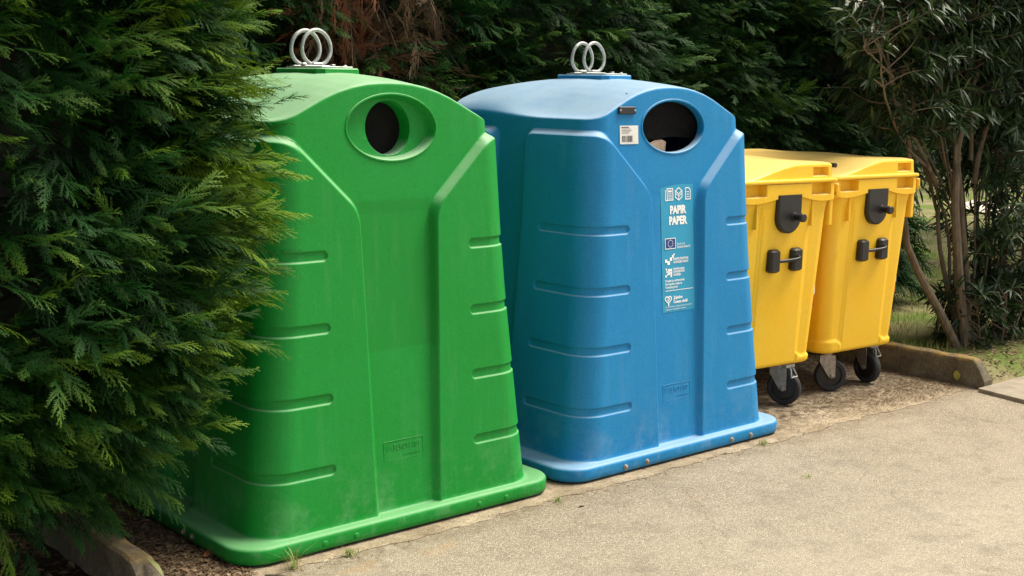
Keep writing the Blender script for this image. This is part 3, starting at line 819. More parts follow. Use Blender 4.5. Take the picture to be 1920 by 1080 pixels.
    mb.add(L0+L1+L2, [tuple(range(2*n,3*n))] + [(k*n+i,k*n+(i+1)%n,k*n+n+(i+1)%n,k*n+n+i)[::1] for k in range(2) for i in range(n)])
    tp = mb.build('trunnion_plate', M['black'], root, smooth=True)
    mb = MB(); Mx = Matrix.Translation((.035,-.054,1.205)) @ Matrix.Rotation(PI/2,4,'X')
    mb.lathe([(.030,0),(.028,.006),(.0205,.008),(.0205,.052),(.026,.053),(.026,.073),(.023,.077)], Mx, 24); mb.build('trunnion_pin', M['black'], tp, smooth=True)
    # --- handle: two pads and a bowed bar
    hd = []
    for k, xx in enumerate((-.098,.098)):
        mb = MB(); mb.box((xx-.042,-.050,.872),(xx+.042,.012,1.012),.012)
        q = mb.build('handle_pad', M['black'], root, smooth=True); hd.append(q)
    mb = MB(); mb.tube([(-.075,-.034,.940),(-.05,-.040,.940),(-.01,-.046,.942),(.03,-.056,.945),(.062,-.068,.950),(.084,-.068,.956),(.098,-.045,.962)], .0105, 12); mb.build('handle_bar', M['black'], root, smooth=True)
    # --- red and white reflective strip round the rear corner
    for k in range(7):
        z0 = .62+k*.075; a, b = dims(z0+.03)
        mb = MB(); mb.box((a-.002,.055,z0),(a+.004,.10,z0+.072),0); mb.build('reflector_band', M['red'] if k % 2 == 0 else M['label'], root)
    # --- casters
    for (wx, wy, ang, brake) in wheels:
        cs = MB(); zt = .272
        cs.box((wx-.05,wy-.05,zt-.008),(wx+.05,wy+.05,zt-.0005),.002)
        cs.lathe([(.040,zt-.030),(.042,zt-.010)], Matrix.Translation((wx,wy,0)), 20)
        c, s = math.cos(ang), math.sin(ang)        # rolling direction (c,s), axle (-s,c)
        tr = .035; hub = Vector((wx-c*tr, wy-s*tr, .108)); ax = Vector((-s,c,0)); dr = Vector((c,s,0))
        for sg in (-1,1):
            base = [(-.052,.245),(.052,.245),(.052,.20),(-tr+.022,.100),(-tr,.090),(-tr-.022,.100),(-.056,.20)]
            vs = []
            for off in (sg*.031, sg*.035):
                vs += [Vector((wx,wy,0)) + dr*u + Vector((0,0,v)) + ax*off for u, v in base]
            m = len(base)
            cs.add(vs, [tuple(range(m)), tuple(range(2*m-1,m-1,-1))] + [(i,i+m,(i+1)%m+m,(i+1)%m) for i in range(m)])
            q = (ax*sg).to_track_quat('Z','Y').to_matrix().to_4x4(); q.translation = hub + ax*sg*.035
            cs.lathe([(.014,0),(.014,.008),(.008,.010)], q, 6)
        cs.add([Vector((wx,wy,0))+dr*u+ax*v+Vector((0,0,.243)) for u, v in ((-.056,-.035),(.052,-.035),(.052,.035),(-.056,.035))], [(0,1,2,3)])
        caster = cs.build('caster_fork', M['steel'], root)
        q = ax.to_track_quat('Z','Y').to_matrix().to_4x4(); q.translation = hub
        R_ = .108
        mb = MB(); mb.lathe([(.074,-.024),(R_-.010,-.025),(R_-.003,-.019),(R_,-.008),(R_,.008),(R_-.003,.019),(R_-.010,.025),(.074,.024)], q, 40, False, False); mb.build('tyre', M['rubber'], caster, smooth=True)
        mb = MB(); mb.lathe([(.012,-.030),(.024,-.029),(.026,-.014),(.070,-.013),(.075,-.022),(.075,.022),(.070,.013),(.026,.014),(.024,.029),(.012,.030)], q, 32); mb.build('wheel_hub', M['black'], caster, smooth=True)
        if brake:
            mb = MB(); b0 = Vector((wx+.02, wy-.055, .262))
            d1 = Vector((.10,-.55,0)).normalized(); s1 = Vector((.98,.18,0))
            lp = [b0-s1*.012, b0-s1*.016+d1*.03+Vector((0,0,-.03)), b0-s1*.034+d1*.045+Vector((0,0,-.075)), b0+s1*.034+d1*.045+Vector((0,0,-.075)), b0+s1*.016+d1*.03+Vector((0,0,-.03)), b0+s1*.012]
            mb.tube(lp, .006, 8, closed=True); mb.box((wx-.02,wy-.075,.243),(wx+.06,wy-.04,.266),.003); mb.build('brake_pedal', M['galv'], caster, smooth=True)
    return root
wheeled_bin((6.25,4.745), math.radians(-5), 'yellow wheeled bin standing right next to the blue container, in front of its twin',
            [(-.26,.12,math.radians(40),False),(.17,.13,math.radians(118),True),(-.26,1.2,1.0,False),(.25,1.2,.4,False)])
wheeled_bin((7.165,4.745), math.radians(-4), 'yellow wheeled bin nearest the right kerb and the shrub trunks',
            [(-.215,.13,math.radians(150),False),(.235,.175,math.radians(85),True),(-.26,1.2,1.0,False),(.25,1.2,.4,False)])

# ------------------------------------------------------------------ foliage
def spray_proto(L, nb, sub, seed, droop=.25, wmul=1.0):
    """one flattened conifer spray lying along +x in the xy plane: triangles (n,3,3), tip parameter (n,3)"""
    r = np.random.default_rng(seed); T = []; tip = []
    def tri(a, b, c, ta, tb, tc): T.append((a, b, c)); tip.append((ta, tb, tc))
    def bend(p): 
        x, y = p; return (x, y, -droop*x*x/L - .25*y*y/L)
    bendy = r.uniform(-.15,.15)
    def ax(t): return np.array([L*t, L*bendy*t*t])
    m = 6
    for i in range(m):
        t0, t1 = i/m, (i+1)/m; w0 = (.0045*(1-t0)+.0015)*wmul; w1 = (.0045*(1-t1)+.0012)*wmul
        a, b = ax(t0), ax(t1)
        p = [bend(a+(0,-w0)), bend(b+(0,-w1)), bend(b+(0,w1)), bend(a+(0,w0))]
        tri(p[0],p[1],p[2],t0*.5,t1*.5,t1*.5); tri(p[0],p[2],p[3],t0*.5,t1*.5,t0*.5)
    for k in range(nb):
        t = .06 + .92*(k/nb) + r.uniform(-.015,.015); sg = 1 if k % 2 else -1
        lb = L*(.40*(1-t)**.75*min(1,(t+.12)*3.2) + .05)*r.uniform(.65,1.2); tw = r.normal(0,.22); twz = -.15*abs(r.normal(0,1))
        ang = sg*(r.uniform(.55,.85)*(1-.35*t))
        o = ax(t); d = np.array([math.cos(ang), math.sin(ang)]); nrm = np.array([-d[1], d[0]])
        curve = -sg*.18
        def br(s): return o + d*lb*s + nrm*curve*lb*s*s
        def bend(p, o=o, d=d, lb=lb, tw=tw, twz=twz):
            x, y = p; q_ = float((p-o)@d); return (x, y, -droop*x*x/L - .25*y*y/L + tw*q_ + twz*q_*q_/lb)
        w_ = .0034*wmul
        p = [bend(br(0)-nrm*w_), bend(br(.55)-nrm*w_), bend(br(1)), bend(br(.55)+nrm*w_), bend(br(0)+nrm*w_)]
        e0 = t*.5; e1 = .25+.6*t
        tri(p[0],p[1],p[3],e0,e1*.8,e1*.8); tri(p[0],p[3],p[4],e0,e1*.8,e0); tri(p[1],p[2],p[3],e1*.8,e1+.15,e1*.8)
        ns = max(2, int(lb/sub))
        for j in range(ns):
            s = (j+.4)/ns; q = br(s); sl = (.023*(1-s*.6)+.005)*r.uniform(.7,1.2)*min(1, lb/.06)*wmul**.5
            for sg2 in (-1,1):
                a2 = sg2*r.uniform(.5,.75)
                d2 = np.array([d[0]*math.cos(a2)-d[1]*math.sin(a2), d[0]*math.sin(a2)+d[1]*math.cos(a2)]); n2 = np.array([-d2[1], d2[0]])
                b_ = .0046*wmul
                tri(bend(q-d*b_), bend(q+d2*sl+n2*.0), bend(q+d*b_+d2*sl*.25), e1*.7, e1+.2, e1*.8)
    return np.array(T), np.array(tip)

def scatter(protos, pos, X, Nrm, scale, tint, tipgain=.5):
    """place sprays: X axis direction, Nrm approx plane normal. returns V,F,tint"""
    X = X/np.linalg.norm(X,axis=1,keepdims=True)
    Y = np.cross(Nrm, X); Y /= np.linalg.norm(Y,axis=1,keepdims=True)+1e-9
    Z = np.cross(X, Y)
    which = rng.integers(0, len(protos), len(pos)); Vs, Ts = [], []
    for k, (T, tp) in enumerate(protos):
        idx = np.where(which == k)[0]
        if not len(idx): continue
        t = T.reshape(-1,3)
        P = (t[None,:,0:1]*X[idx,None,:] + t[None,:,1:2]*Y[idx,None,:] + t[None,:,2:3]*Z[idx,None,:])*scale[idx,None,None] + pos[idx,None,:]
        Vs.append(P.reshape(-1,3)); Ts.append((tint[idx,None] + tipgain*(tp.reshape(-1)[None]-.35)).reshape(-1))
    V = np.concatenate(Vs); return V, np.arange(len(V)).reshape(-1,3), np.clip(np.concatenate(Ts),0,1)

def unit(v): return v/np.linalg.norm(v,axis=-1,keepdims=True)
def lump(p, s=1.0):
    return (np.sin(p[:,0]*3.1*s+p[:,2]*2.3*s+.5)+np.sin(p[:,1]*2.7*s-p[:,2]*3.7*s+1.9)+np.sin(p[:,0]*6.3*s+p[:,1]*5.1*s+p[:,2]*5.7*s))/3

# ---- big conifer hedge on the left
P_near = [spray_proto(rng.uniform(.22,.34), 16, .0150, 100+k, droop=rng.uniform(.05,.4)) for k in range(9)]
P_far = [spray_proto(rng.uniform(.24,.36), 14, .021, 200+k, droop=rng.uniform(.1,.45), wmul=1.35) for k in range(7)]

CX, CY, AX, AY = .70, 5.20, 1.76, 1.20
def hs(z): return np.interp(z, [.25,.45,.65,.9,1.2,1.5,1.9,3.6,4.6], [.66,.74,.83,.92,.98,1.0,1.0,.95,.74])
def left_surface(n, th0, th1, z0, z1, depth):
    th = rng.uniform(th0, th1, n); z = rng.uniform(z0, z1, n)
    c, s = np.cos(th), np.sin(th); e = 2/4.2
    px = np.sign(c)*np.abs(c)**e; py = np.sign(s)*np.abs(s)**e
    sc = hs(z)
    nrm = unit(np.stack([np.sign(c)*np.abs(c)**(2-e)/AX, np.sign(s)*np.abs(s)**(2-e)/AY, 0*c],-1))
    p = np.stack([CX+px*(AX*sc), CY+py*(AY*sc), z],-1)
    p = p + nrm*(.09*lump(p)[:,None] - depth[:,None])
    lim = 2.18 + .36*np.clip((4.44-p[:,1])/.22, 0, 1); p[:,0] = np.minimum(p[:,0], lim)
    return p, nrm
def hedge_sprays(protos, p, nrm, bias, spread, uplo, uphi, smin_, smax_, tint, tipgain=.5, planeup=.55):
    n = len(p); tang = np.stack([-nrm[:,1], nrm[:,0], 0*nrm[:,0]],-1)
    X = nrm*rng.uniform(.55,1.1,n)[:,None] + tang*(bias+spread*rng.normal(0,1,n))[:,None] + np.array([0,0,1.])*rng.uniform(uplo,uphi,n)[:,None]
    N = np.array([0,0,planeup]) + nrm*.45 + rng.normal(0,.38,(n,3))
    return scatter(protos, p, X, N, rng.uniform(smin_,smax_,n), tint, tipgain)
def join(parts):
    Vs, Fs, Ts = [], [], []; o = 0
    for V, Fq, t in parts: Vs.append(V); Fs.append(Fq+o); Ts.append(t); o += len(V)
    return np.concatenate(Vs), np.concatenate(Fs), np.concatenate(Ts)
hedge = empty('conifer_hedge', (CX, CY, 0))
tag(hedge, 'big dark green conifer hedge overhanging the green container, filling the left of the view', 'hedge', 'conifer hedges')
inv = -np.array([CX, CY, 0])
def boughs(protos, p, nrm, bias, spread, uplo, uphi, per, blen, tint, sc0, sc1):
    """each bough: a leading spray and a fan of side sprays along a drooping axis"""
    n = len(p); tang = np.stack([-nrm[:,1], nrm[:,0], 0*nrm[:,0]],-1)
    A = unit(nrm*rng.uniform(.5,1.0,n)[:,None] + tang*(bias+spread*rng.normal(0,1,n))[:,None] + np.array([0,0,1.])*rng.uniform(uplo,uphi,n)[:,None])
    N = unit(np.array([0,0,.8]) + nrm*.55 + rng.normal(0,.28,(n,3))); S_ = unit(np.cross(N, A)); N = np.cross(A, S_)
    L_ = blen*rng.uniform(.7,1.25,n); P, X, Nn, sc, tt = [], [], [], [], []
    for k in range(per):
        t = k/(per-1); sg = 1 if k % 2 else -1
        P.append(p - A*(L_*.45)[:,None] + A*(L_*t)[:,None] - N*(L_*.18*t*t)[:,None] + rng.normal(0,.006,(n,3)))
        ang = np.where(k == per-1, 0, sg*(.85-.35*t)*rng.uniform(.7,1.2,n))
        X.append(A*np.cos(ang)[:,None] + S_*np.sin(ang)[:,None] + N*(rng.normal(-.05,.12,n))[:,None])
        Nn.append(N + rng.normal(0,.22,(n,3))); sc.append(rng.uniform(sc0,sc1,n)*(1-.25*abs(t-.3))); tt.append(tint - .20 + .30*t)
    return scatter(protos, np.concatenate(P), np.concatenate(X), np.concatenate(Nn), np.concatenate(sc), np.clip(np.concatenate(tt),.02,1), .55)
parts = []
# angle: -90deg faces the road, 0 faces the containers
n = 1500; p, nr = left_surface(n, -PI*.70, PI*.10, .40, 3.0, rng.uniform(.22,.42,n)); parts.append(hedge_sprays(P_near, p, nr, .30, .45, -.35, .45, .8, 1.2, np.clip(rng.normal(.20,.10,n),.02,.5)))  # deep fill sprays: shade of the gaps put into a dark tint
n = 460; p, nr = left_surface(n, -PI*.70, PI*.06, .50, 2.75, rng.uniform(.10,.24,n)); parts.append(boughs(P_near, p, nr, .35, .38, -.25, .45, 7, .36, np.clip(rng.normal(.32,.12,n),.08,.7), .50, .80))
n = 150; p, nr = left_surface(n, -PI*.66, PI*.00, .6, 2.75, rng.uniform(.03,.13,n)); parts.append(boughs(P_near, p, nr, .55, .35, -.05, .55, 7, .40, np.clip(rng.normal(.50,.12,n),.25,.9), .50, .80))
n = 125; p, nr = left_surface(n, -PI*.30, PI*.02, .95, 2.55, rng.uniform(.05,.16,n)); parts.append(boughs(P_near, p, nr, .15, .25, -.05, .35, 7, .36, np.clip(rng.normal(.74,.13,n),.4,1), .5, .8))  # right rim boughs: fresh tips, with the sunlit rim put into a yellower tint
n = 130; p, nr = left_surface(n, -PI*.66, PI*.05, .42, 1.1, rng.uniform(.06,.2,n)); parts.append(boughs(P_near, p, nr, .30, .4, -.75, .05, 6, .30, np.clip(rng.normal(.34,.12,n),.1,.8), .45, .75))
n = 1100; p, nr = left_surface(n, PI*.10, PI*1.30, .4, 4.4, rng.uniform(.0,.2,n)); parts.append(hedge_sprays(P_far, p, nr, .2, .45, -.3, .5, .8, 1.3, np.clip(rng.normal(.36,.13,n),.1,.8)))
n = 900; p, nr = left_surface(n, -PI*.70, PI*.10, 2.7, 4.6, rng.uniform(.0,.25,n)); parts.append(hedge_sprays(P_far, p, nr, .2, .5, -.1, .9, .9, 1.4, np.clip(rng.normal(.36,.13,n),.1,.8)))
# the top closes over with sprays too
n = 380; th = rng.uniform(0, 2*PI, n); rr = np.sqrt(rng.uniform(0,1,n)); p = np.stack([CX+AX*.7*rr*np.cos(th), CY+AY*.7*rr*np.sin(th), 4.5+0*th+rng.uniform(-.1,.15,n)],-1); nr = unit(np.stack([np.cos(th),np.sin(th),0*th],-1))
parts.append(hedge_sprays(P_far, p, nr, .0, .6, .4, 1.2, .9, 1.4, np.full(n,.4)))
V, Fq, t = join(parts); np_mesh('foliage', V+inv, Fq, M['cypress'], hedge, attrs={'tint': t})
# inner mass of twigs
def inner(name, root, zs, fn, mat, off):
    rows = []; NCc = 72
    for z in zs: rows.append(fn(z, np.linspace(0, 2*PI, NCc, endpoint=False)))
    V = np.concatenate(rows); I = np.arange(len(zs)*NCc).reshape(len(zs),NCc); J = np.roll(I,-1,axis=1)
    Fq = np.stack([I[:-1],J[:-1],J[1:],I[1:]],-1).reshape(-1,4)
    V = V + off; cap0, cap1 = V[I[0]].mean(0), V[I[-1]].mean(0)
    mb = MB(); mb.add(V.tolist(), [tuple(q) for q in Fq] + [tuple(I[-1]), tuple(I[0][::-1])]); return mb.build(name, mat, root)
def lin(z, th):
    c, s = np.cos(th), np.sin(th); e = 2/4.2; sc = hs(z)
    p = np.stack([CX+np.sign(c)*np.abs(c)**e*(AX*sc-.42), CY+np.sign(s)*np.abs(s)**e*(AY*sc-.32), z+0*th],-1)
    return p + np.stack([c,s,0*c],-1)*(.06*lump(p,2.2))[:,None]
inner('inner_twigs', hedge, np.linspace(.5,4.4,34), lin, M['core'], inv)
mb = MB()
for (x, y, r_) in ((.9,5.1,.07),(1.5,5.3,.055),(.3,5.5,.06),(1.35,4.9,.04)):
    mb.tube([(x-CX,y-CY,-.02),(x-CX+.02,y-CY+.01,.4),(x-CX,y-CY,1.2)], [r_*1.25,r_,r_*.7], 10)
mb.build('trunk', M['twig'], hedge, smooth=True)

# ---- hedge behind the bins
back = empty('conifer_hedge', (6.0, 7.2, 0))
tag(back, 'long dark conifer hedge behind the containers and bins, with a dead brown patch', 'hedge', 'conifer hedges')
offb = -np.array([6.0, 7.2, 0])
def back_y(x, z):
    return 6.55 + .10*np.sin(x*1.7+.4) + .07*np.sin(x*3.9+z*2.2) + .05*np.sin(z*5.1+x) - .06*(z-1.5)
def back_surface(n, x0, x1, z0, z1, depth):
    x = rng.uniform(x0,x1,n); z = rng.uniform(z0,z1,n)
    p = np.stack([x, back_y(x,z)+depth, z],-1)
    nr = unit(np.stack([.25*np.cos(x*1.7+.4)+rng.normal(0,.15,n), -1+0*x, 0*x],-1)); return p, nr
def not_dead(p): return ~((p[:,0] > 4.15) & (p[:,0] < 4.98) & (p[:,2] > 2.12+.16*np.sin(p[:,0]*7)))
parts = []
for (nn, x0, x1, z0, z1, d0, d1, tm, lo, hi) in ((2400,1.6,10.2,1.0,3.1,.06,.28,.22,-.35,.4),(700,1.6,10.2,.15,1.1,-.05,.2,.28,-.4,.3),(1300,1.6,10.2,3.0,4.7,0,.3,.36,-.1,.9),(300,1.6,10.2,4.6,4.8,.0,.8,.36,.2,1.2)):
    p, nr = back_surface(nn, x0, x1, z0, z1, rng.uniform(d0,d1,nn)); k = not_dead(p); p, nr = p[k], nr[k]
    parts.append(hedge_sprays(P_far, p, nr, .25, .5, lo, hi, .75, 1.2, np.clip(rng.normal(tm,.12,len(p)),.04,.8), .45, .45))
for (nn, d0, d1, tm, lo, hi) in ((560,-.02,.12,.34,-.3,.5),(150,-.12,-.02,.50,-.1,.55)):
    p, nr = back_surface(nn, 2.0, 10.1, 1.25, 2.95, rng.uniform(d0,d1,nn)); k = not_dead(p); p, nr = p[k], nr[k]
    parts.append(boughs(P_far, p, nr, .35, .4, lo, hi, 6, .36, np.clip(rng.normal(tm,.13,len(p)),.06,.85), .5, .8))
# sprays at the right end, round the corner
n = 700; z = rng.uniform(.3,4.6,n); p = np.stack([10.2+rng.uniform(-.15,.1,n), rng.uniform(6.5,7.9,n), z],-1); nr = unit(np.stack([np.ones(n), rng.normal(0,.2,n), 0*z],-1))
parts.append(hedge_sprays(P_far, p, nr, .0, .5, -.3, .4, .8, 1.2, np.full(n,.33)))
# low skirt near the right bin
n = 160; p = np.stack([rng.uniform(9.4,10.1,n), rng.uniform(6.2,6.5,n), rng.uniform(.25,1.0,n)],-1); nr = unit(np.stack([.4+0*p[:,0], -1+0*p[:,0], 0*p[:,0]],-1))
parts.append(hedge_sprays(P_far, p, nr, .2, .5, -.5, .1, .8, 1.1, np.full(n,.30)))
V, Fq, t = join(parts); np_mesh('foliage', V+offb, Fq, M['cypressb'], back, attrs={'tint': t})
# dead patch: dry drooping sprays
P_dead = [spray_proto(rng.uniform(.20,.34), 12, .03, 300+k, droop=rng.uniform(.5,1.2), wmul=.8) for k in range(6)]
n = 430; x = rng.uniform(4.1,5.05,n); z = rng.uniform(2.0,3.1,n); p = np.stack([x, back_y(x,z)+rng.uniform(.02,.34,n), z],-1)
nr = unit(np.stack([rng.normal(0,.3,n), -1+0*x, 0*x],-1))
tint = np.where((x < 4.6), rng.normal(.74,.18,n), rng.normal(.40,.16,n))
V, Fq, t = hedge_sprays(P_dead, p, nr, .1, .6, -1.3, .1, .7, 1.2, np.clip(tint,.05,1), .2, .1)
np_mesh('dead_sprays', V+offb, Fq, M['dead'], back, attrs={'tint': t})['label'] = 'dead brown and rusty drooping sprays'
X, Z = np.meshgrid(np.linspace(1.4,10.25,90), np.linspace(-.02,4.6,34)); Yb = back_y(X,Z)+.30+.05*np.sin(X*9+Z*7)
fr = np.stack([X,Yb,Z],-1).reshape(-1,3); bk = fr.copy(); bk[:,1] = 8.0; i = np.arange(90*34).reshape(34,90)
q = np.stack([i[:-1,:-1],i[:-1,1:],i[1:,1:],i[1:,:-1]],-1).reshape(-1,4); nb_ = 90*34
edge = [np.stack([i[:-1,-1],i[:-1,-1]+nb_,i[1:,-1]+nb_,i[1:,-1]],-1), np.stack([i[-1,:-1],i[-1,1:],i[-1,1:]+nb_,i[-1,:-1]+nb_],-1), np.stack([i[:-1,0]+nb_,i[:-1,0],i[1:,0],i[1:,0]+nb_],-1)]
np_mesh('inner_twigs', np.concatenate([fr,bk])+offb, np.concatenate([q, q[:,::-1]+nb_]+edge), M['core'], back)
mb = MB()
for k in range(70):     # bare twigs in the dead patch
    x, z = rng.uniform(4.1,5.3), rng.uniform(1.95,2.9); y = back_y(x,z)+.3
    d = np.array([rng.normal(0,.25), -.42, rng.normal(-.05,.25)])*rng.uniform(.5,1.0)
    mb.tube([np.array([x,y,z])+offb, np.array([x,y,z])+offb+d*.5+[0,0,.02], np.array([x,y,z])+offb+d+[0,0,-.06]], [.006,.004,.0015], 5, caps=False)
mb.build('bare_twigs', M['bark'], back)

# ---- broad-leaved shrubs on the right
def leaf_proto(L=.14, wd=.022, curl=.25):
    ts = [0,.18,.5,.8,1]; ws = [.12,.75,1,.62,.0]; V = []; 
    for t, w_ in zip(ts, ws):
        x = L*t; z = -curl*L*t*t; 
        V += [(x,-wd/2*w_,z+wd*.10*w_),(x,0,z),(x,wd/2*w_,z+wd*.10*w_)]
    Fq = []
    for i in range(4):
        a = i*3; Fq += [(a,a+3,a+4,a+1),(a+1,a+4,a+5,a+2)]
    return np.array(V), np.array(Fq)
LV, LF = leaf_proto()
def leaves(pos, X, N, sc, tint):
    X = unit(X); Y = unit(np.cross(N, X)); Z = np.cross(X, Y); n = len(pos); k = len(LV)
    P = (LV[None,:,0:1]*X[:,None] + LV[None,:,1:2]*Y[:,None] + LV[None,:,2:3]*Z[:,None])*sc[:,None,None] + pos[:,None]
    Fq = (LF[None] + (np.arange(n)*k)[:,None,None]).reshape(-1,4)
    return P.reshape(-1,3), Fq, np.repeat(np.clip(tint,0,1), k)
def interp_path(pts, m=14):
    pts = np.array(pts, float); d = np.r_[0, np.cumsum(np.linalg.norm(np.diff(pts,axis=0),axis=1))]
    t = np.linspace(0, d[-1], m); P = np.stack([np.interp(t, d, pts[:,k]) for k in range(3)],-1)
    for _ in range(2): P[1:-1] = .25*P[:-2]+.5*P[1:-1]+.25*P[2:]
    return P
def shrub(name, loc, stems, ntwig, label, cat, group=None, region=None, per=26, sc=(.75,1.25), tintm=.36, flower=None):
    root = empty(name, loc); tag(root, label, cat, group); L0 = np.array(loc)
    paths = []
    for st, r0, r1 in stems:
        P = interp_path(st); P = P + rng.normal(0,.006,P.shape)*np.linspace(0,1,len(P))[:,None]
        mb = MB(); mb.tube(P - L0, list(np.linspace(r0, r1, len(P))), 9); mb.build('stem', M['bark'], root, smooth=True); paths.append((P, r0, r1))
    tw = MB(); lp, lx, ln, lt = [], [], [], []
    x0,x1,y0,y1,z0,z1 = region
    tips = [P[i] for P,_,_ in paths for i in (-1,-1,-1,-2,-3,-4) if P[-1][2] > 1.2]
    for k in range(ntwig + len(tips)):
        # a twig leaves a stem and ends somewhere in the crown
        end = np.array([rng.uniform(x0,x1), rng.uniform(y0,y1), z0+(z1-z0)*rng.uniform(0,1)**.7])
        best = min(((np.linalg.norm(q-end)+.6*max(0,q[2]-end[2]+.1), tuple(q)) for P,_,_ in paths for q in P[4:]), key=lambda c: c[0])[1]
        st = np.array(best)
        if k >= ntwig: st = tips[k-ntwig]; end = st + rng.normal(0,.17,3) + [0,-.04,.12]
        d = end-st; ln_ = np.linalg.norm(d)
        if ln_ > 1.1: end = st + d/ln_*1.1*rng.uniform(.6,1); d = end-st
        midp = st + d*.5 + [0,0,.06*ln_] + rng.normal(0,.03,3)
        P = interp_path([st, midp, end], 7)
        tw.tube(P - L0, list(np.linspace(.0065,.0022,7)), 5, caps=False)
        # whorls of leaves toward the end
        m = per
        t = rng.uniform(.35,1.0,m)**.6; pos = np.stack([np.interp(t, np.linspace(0,1,7), P[:,c]) for c in range(3)],-1)
        dirn = unit(d + np.array([0,0,.25])*np.linalg.norm(d))
        rad = unit(rng.normal(0,1,(m,3))); rad = unit(rad - (rad@dirn)[:,None]*dirn)
        X = dirn*rng.uniform(.15,.9,m)[:,None] + rad + np.array([0,0,-.15])
        lp.append(pos); lx.append(X); ln.append(np.array([0,0,1.])+rng.normal(0,.35,(m,3))); lt.append(np.clip(rng.normal(tintm,.14),.05,.95)+rng.normal(0,.08,m))
    tw.build('twigs', M['bark'], root, smooth=True)
    pos = np.concatenate(lp); V, Fq, t = leaves(pos, np.concatenate(lx), np.concatenate(ln), rng.uniform(sc[0],sc[1],len(pos)), np.concatenate(lt))
    np_mesh('foliage', V-L0, Fq, M['oleander'], root, attrs={'tint': t})
    if flower is not None:
        pp, xx, nn_ = [], [], []
        for c in flower:
            c = np.array(c)
            for j in range(40):
                o = c + rng.normal(0,.022,3); pp.append(o); xx.append(unit(o-c)+[0,0,.2]); nn_.append(rng.normal(0,1,3))
        V, Fq, t = leaves(np.array(pp), np.array(xx), np.array(nn_), np.full(len(pp),.28), np.full(len(pp),.5))
        Vc = V.reshape(-1, len(LV), 3); base = Vc.mean(1, keepdims=True); V = (base + (Vc-base)*1.0).reshape(-1,3)
        np_mesh('flowers', V-L0, Fq, M['petal'], root, attrs={'tint': t})
    return root
def at(px, py, Y):
    """pixel of the photograph -> point on the plane y = Y (used to plan positions once)"""
    r = F*f_px + R2*(px-960) + U2*(540-py); return np.array(Vector((0,0,H)) + r*(Y/r.y))
S = lambda pts, r0, r1: (pts, r0, r1)
A0 = (8.62, 4.86, .08)
stemsA = [S([(8.58,4.86,.05),at(1772,600,4.90),at(1735,535,4.95),at(1695,470,5.0),at(1683,395,5.05)+[.02,0,0],at(1720,300,5.1),at(1690,220,5.1),at(1680,150,5.1),at(1650,90,5.1)], .036, .007),
          S([(8.64,4.84,.05),at(1800,560,4.88),at(1793,450,4.9),at(1790,330,4.95),at(1795,240,5.0),at(1838,140,5.0),at(1850,60,5.0),at(1870,-40,5.0)], .042, .010),
          S([(8.68,4.86,.05),at(1815,560,4.95),at(1805,440,5.0),at(1800,330,5.02),at(1785,220,5.05),at(1755,120,5.1),at(1740,20,5.15)], .034, .008),
          S([at(1826,345,4.97),at(1838,270,4.96),at(1865,200,4.95),at(1880,120,4.95),at(1895,20,4.95)], .022, .008),
          S([at(1755,345,5.1),at(1722,270,5.1),at(1690,225,5.1),at(1672,160,5.1),at(1660,60,5.1)], .018, .007),
          S([at(1800,300,5.05),at(1775,230,5.05),at(1762,150,5.05),at(1770,60,5.05)], .018, .007),
          S([at(1820,300,5.0),at(1822,220,5.0),at(1812,130,5.0),at(1825,30,5.0)], .018, .007),
          S([at(1793,330,4.95),at(1790,240,4.98),at(1770,170,5.0),at(1745,140,5.0)], .016, .006),
          S([(8.60,4.88,.05),at(1790,580,5.0),at(1765,500,5.1),at(1760,400,5.15),at(1735,310,5.2),at(1700,255,5.25)], .024, .008),
          S([at(1735,310,5.1),at(1690,270,5.05),at(1655,170,5.0),at(1650,90,4.95)], .013, .005),
          S([at(1675,145,5.0),at(1640,110,4.95),at(1620,90,4.9)], .009, .004)]
for k in range(12):
    u = k/11; x0 = 8.50+.30*u; yy = 4.9+.25*rng.uniform(0,1)
    px1 = 1690+200*u+rng.uniform(-15,15); px2 = px1+(u-.5)*70+rng.uniform(-20,20); y2 = rng.uniform(-20,150)
    stemsA.append(S([(x0, yy-.02, .05), at(1790+70*u+rng.uniform(-8,8), 520, yy), at(1780+70*u+rng.uniform(-14,14), 380, yy+.05), at(px1, 230, yy+.08), at(px2, y2, yy+.1)], rng.uniform(.010,.017), .004))
shrub('oleander_shrub', A0, stemsA, 400, 'many-stemmed leafy shrub with a white bloom, one stem leaning left behind the farther yellow bin', 'shrub', 'leafy shrubs on the right',
      region=(7.75,9.5,4.7,5.7,1.62,3.1), per=24, sc=(.65,1.1), tintm=.42, flower=[tuple(at(1603,0,4.9))])
B0 = (9.12, 4.86, .08)
stemsB = [S([(9.10,4.88,.05),at(1872,560,5.0),at(1873,490,5.0),at(1885,455,5.02),at(1912,425,5.05),at(1930,300,5.1)], .027, .008),
          S([(9.14,4.86,.05),at(1890,500,5.1),at(1880,380,5.15),at(1860,230,5.2),at(1880,100,5.25),at(1890,-30,5.3)], .024, .006),
          S([(9.18,4.86,.05),at(1915,540,5.0),at(1925,400,5.0),at(1940,200,5.0),at(1950,0,5.0)], .022, .006),
          S([at(1880,400,5.1),at(1850,300,5.1),at(1840,180,5.15),at(1810,60,5.2)], .014, .005)]
shrub('oleander_shrub', B0, stemsB, 360, 'leafy shrub at the right edge with upright stems and low dark leaves', 'shrub', 'leafy shrubs on the right',
      region=(8.75,9.95,4.5,5.35,.35,3.1), per=24, sc=(.65,1.1), tintm=.42)
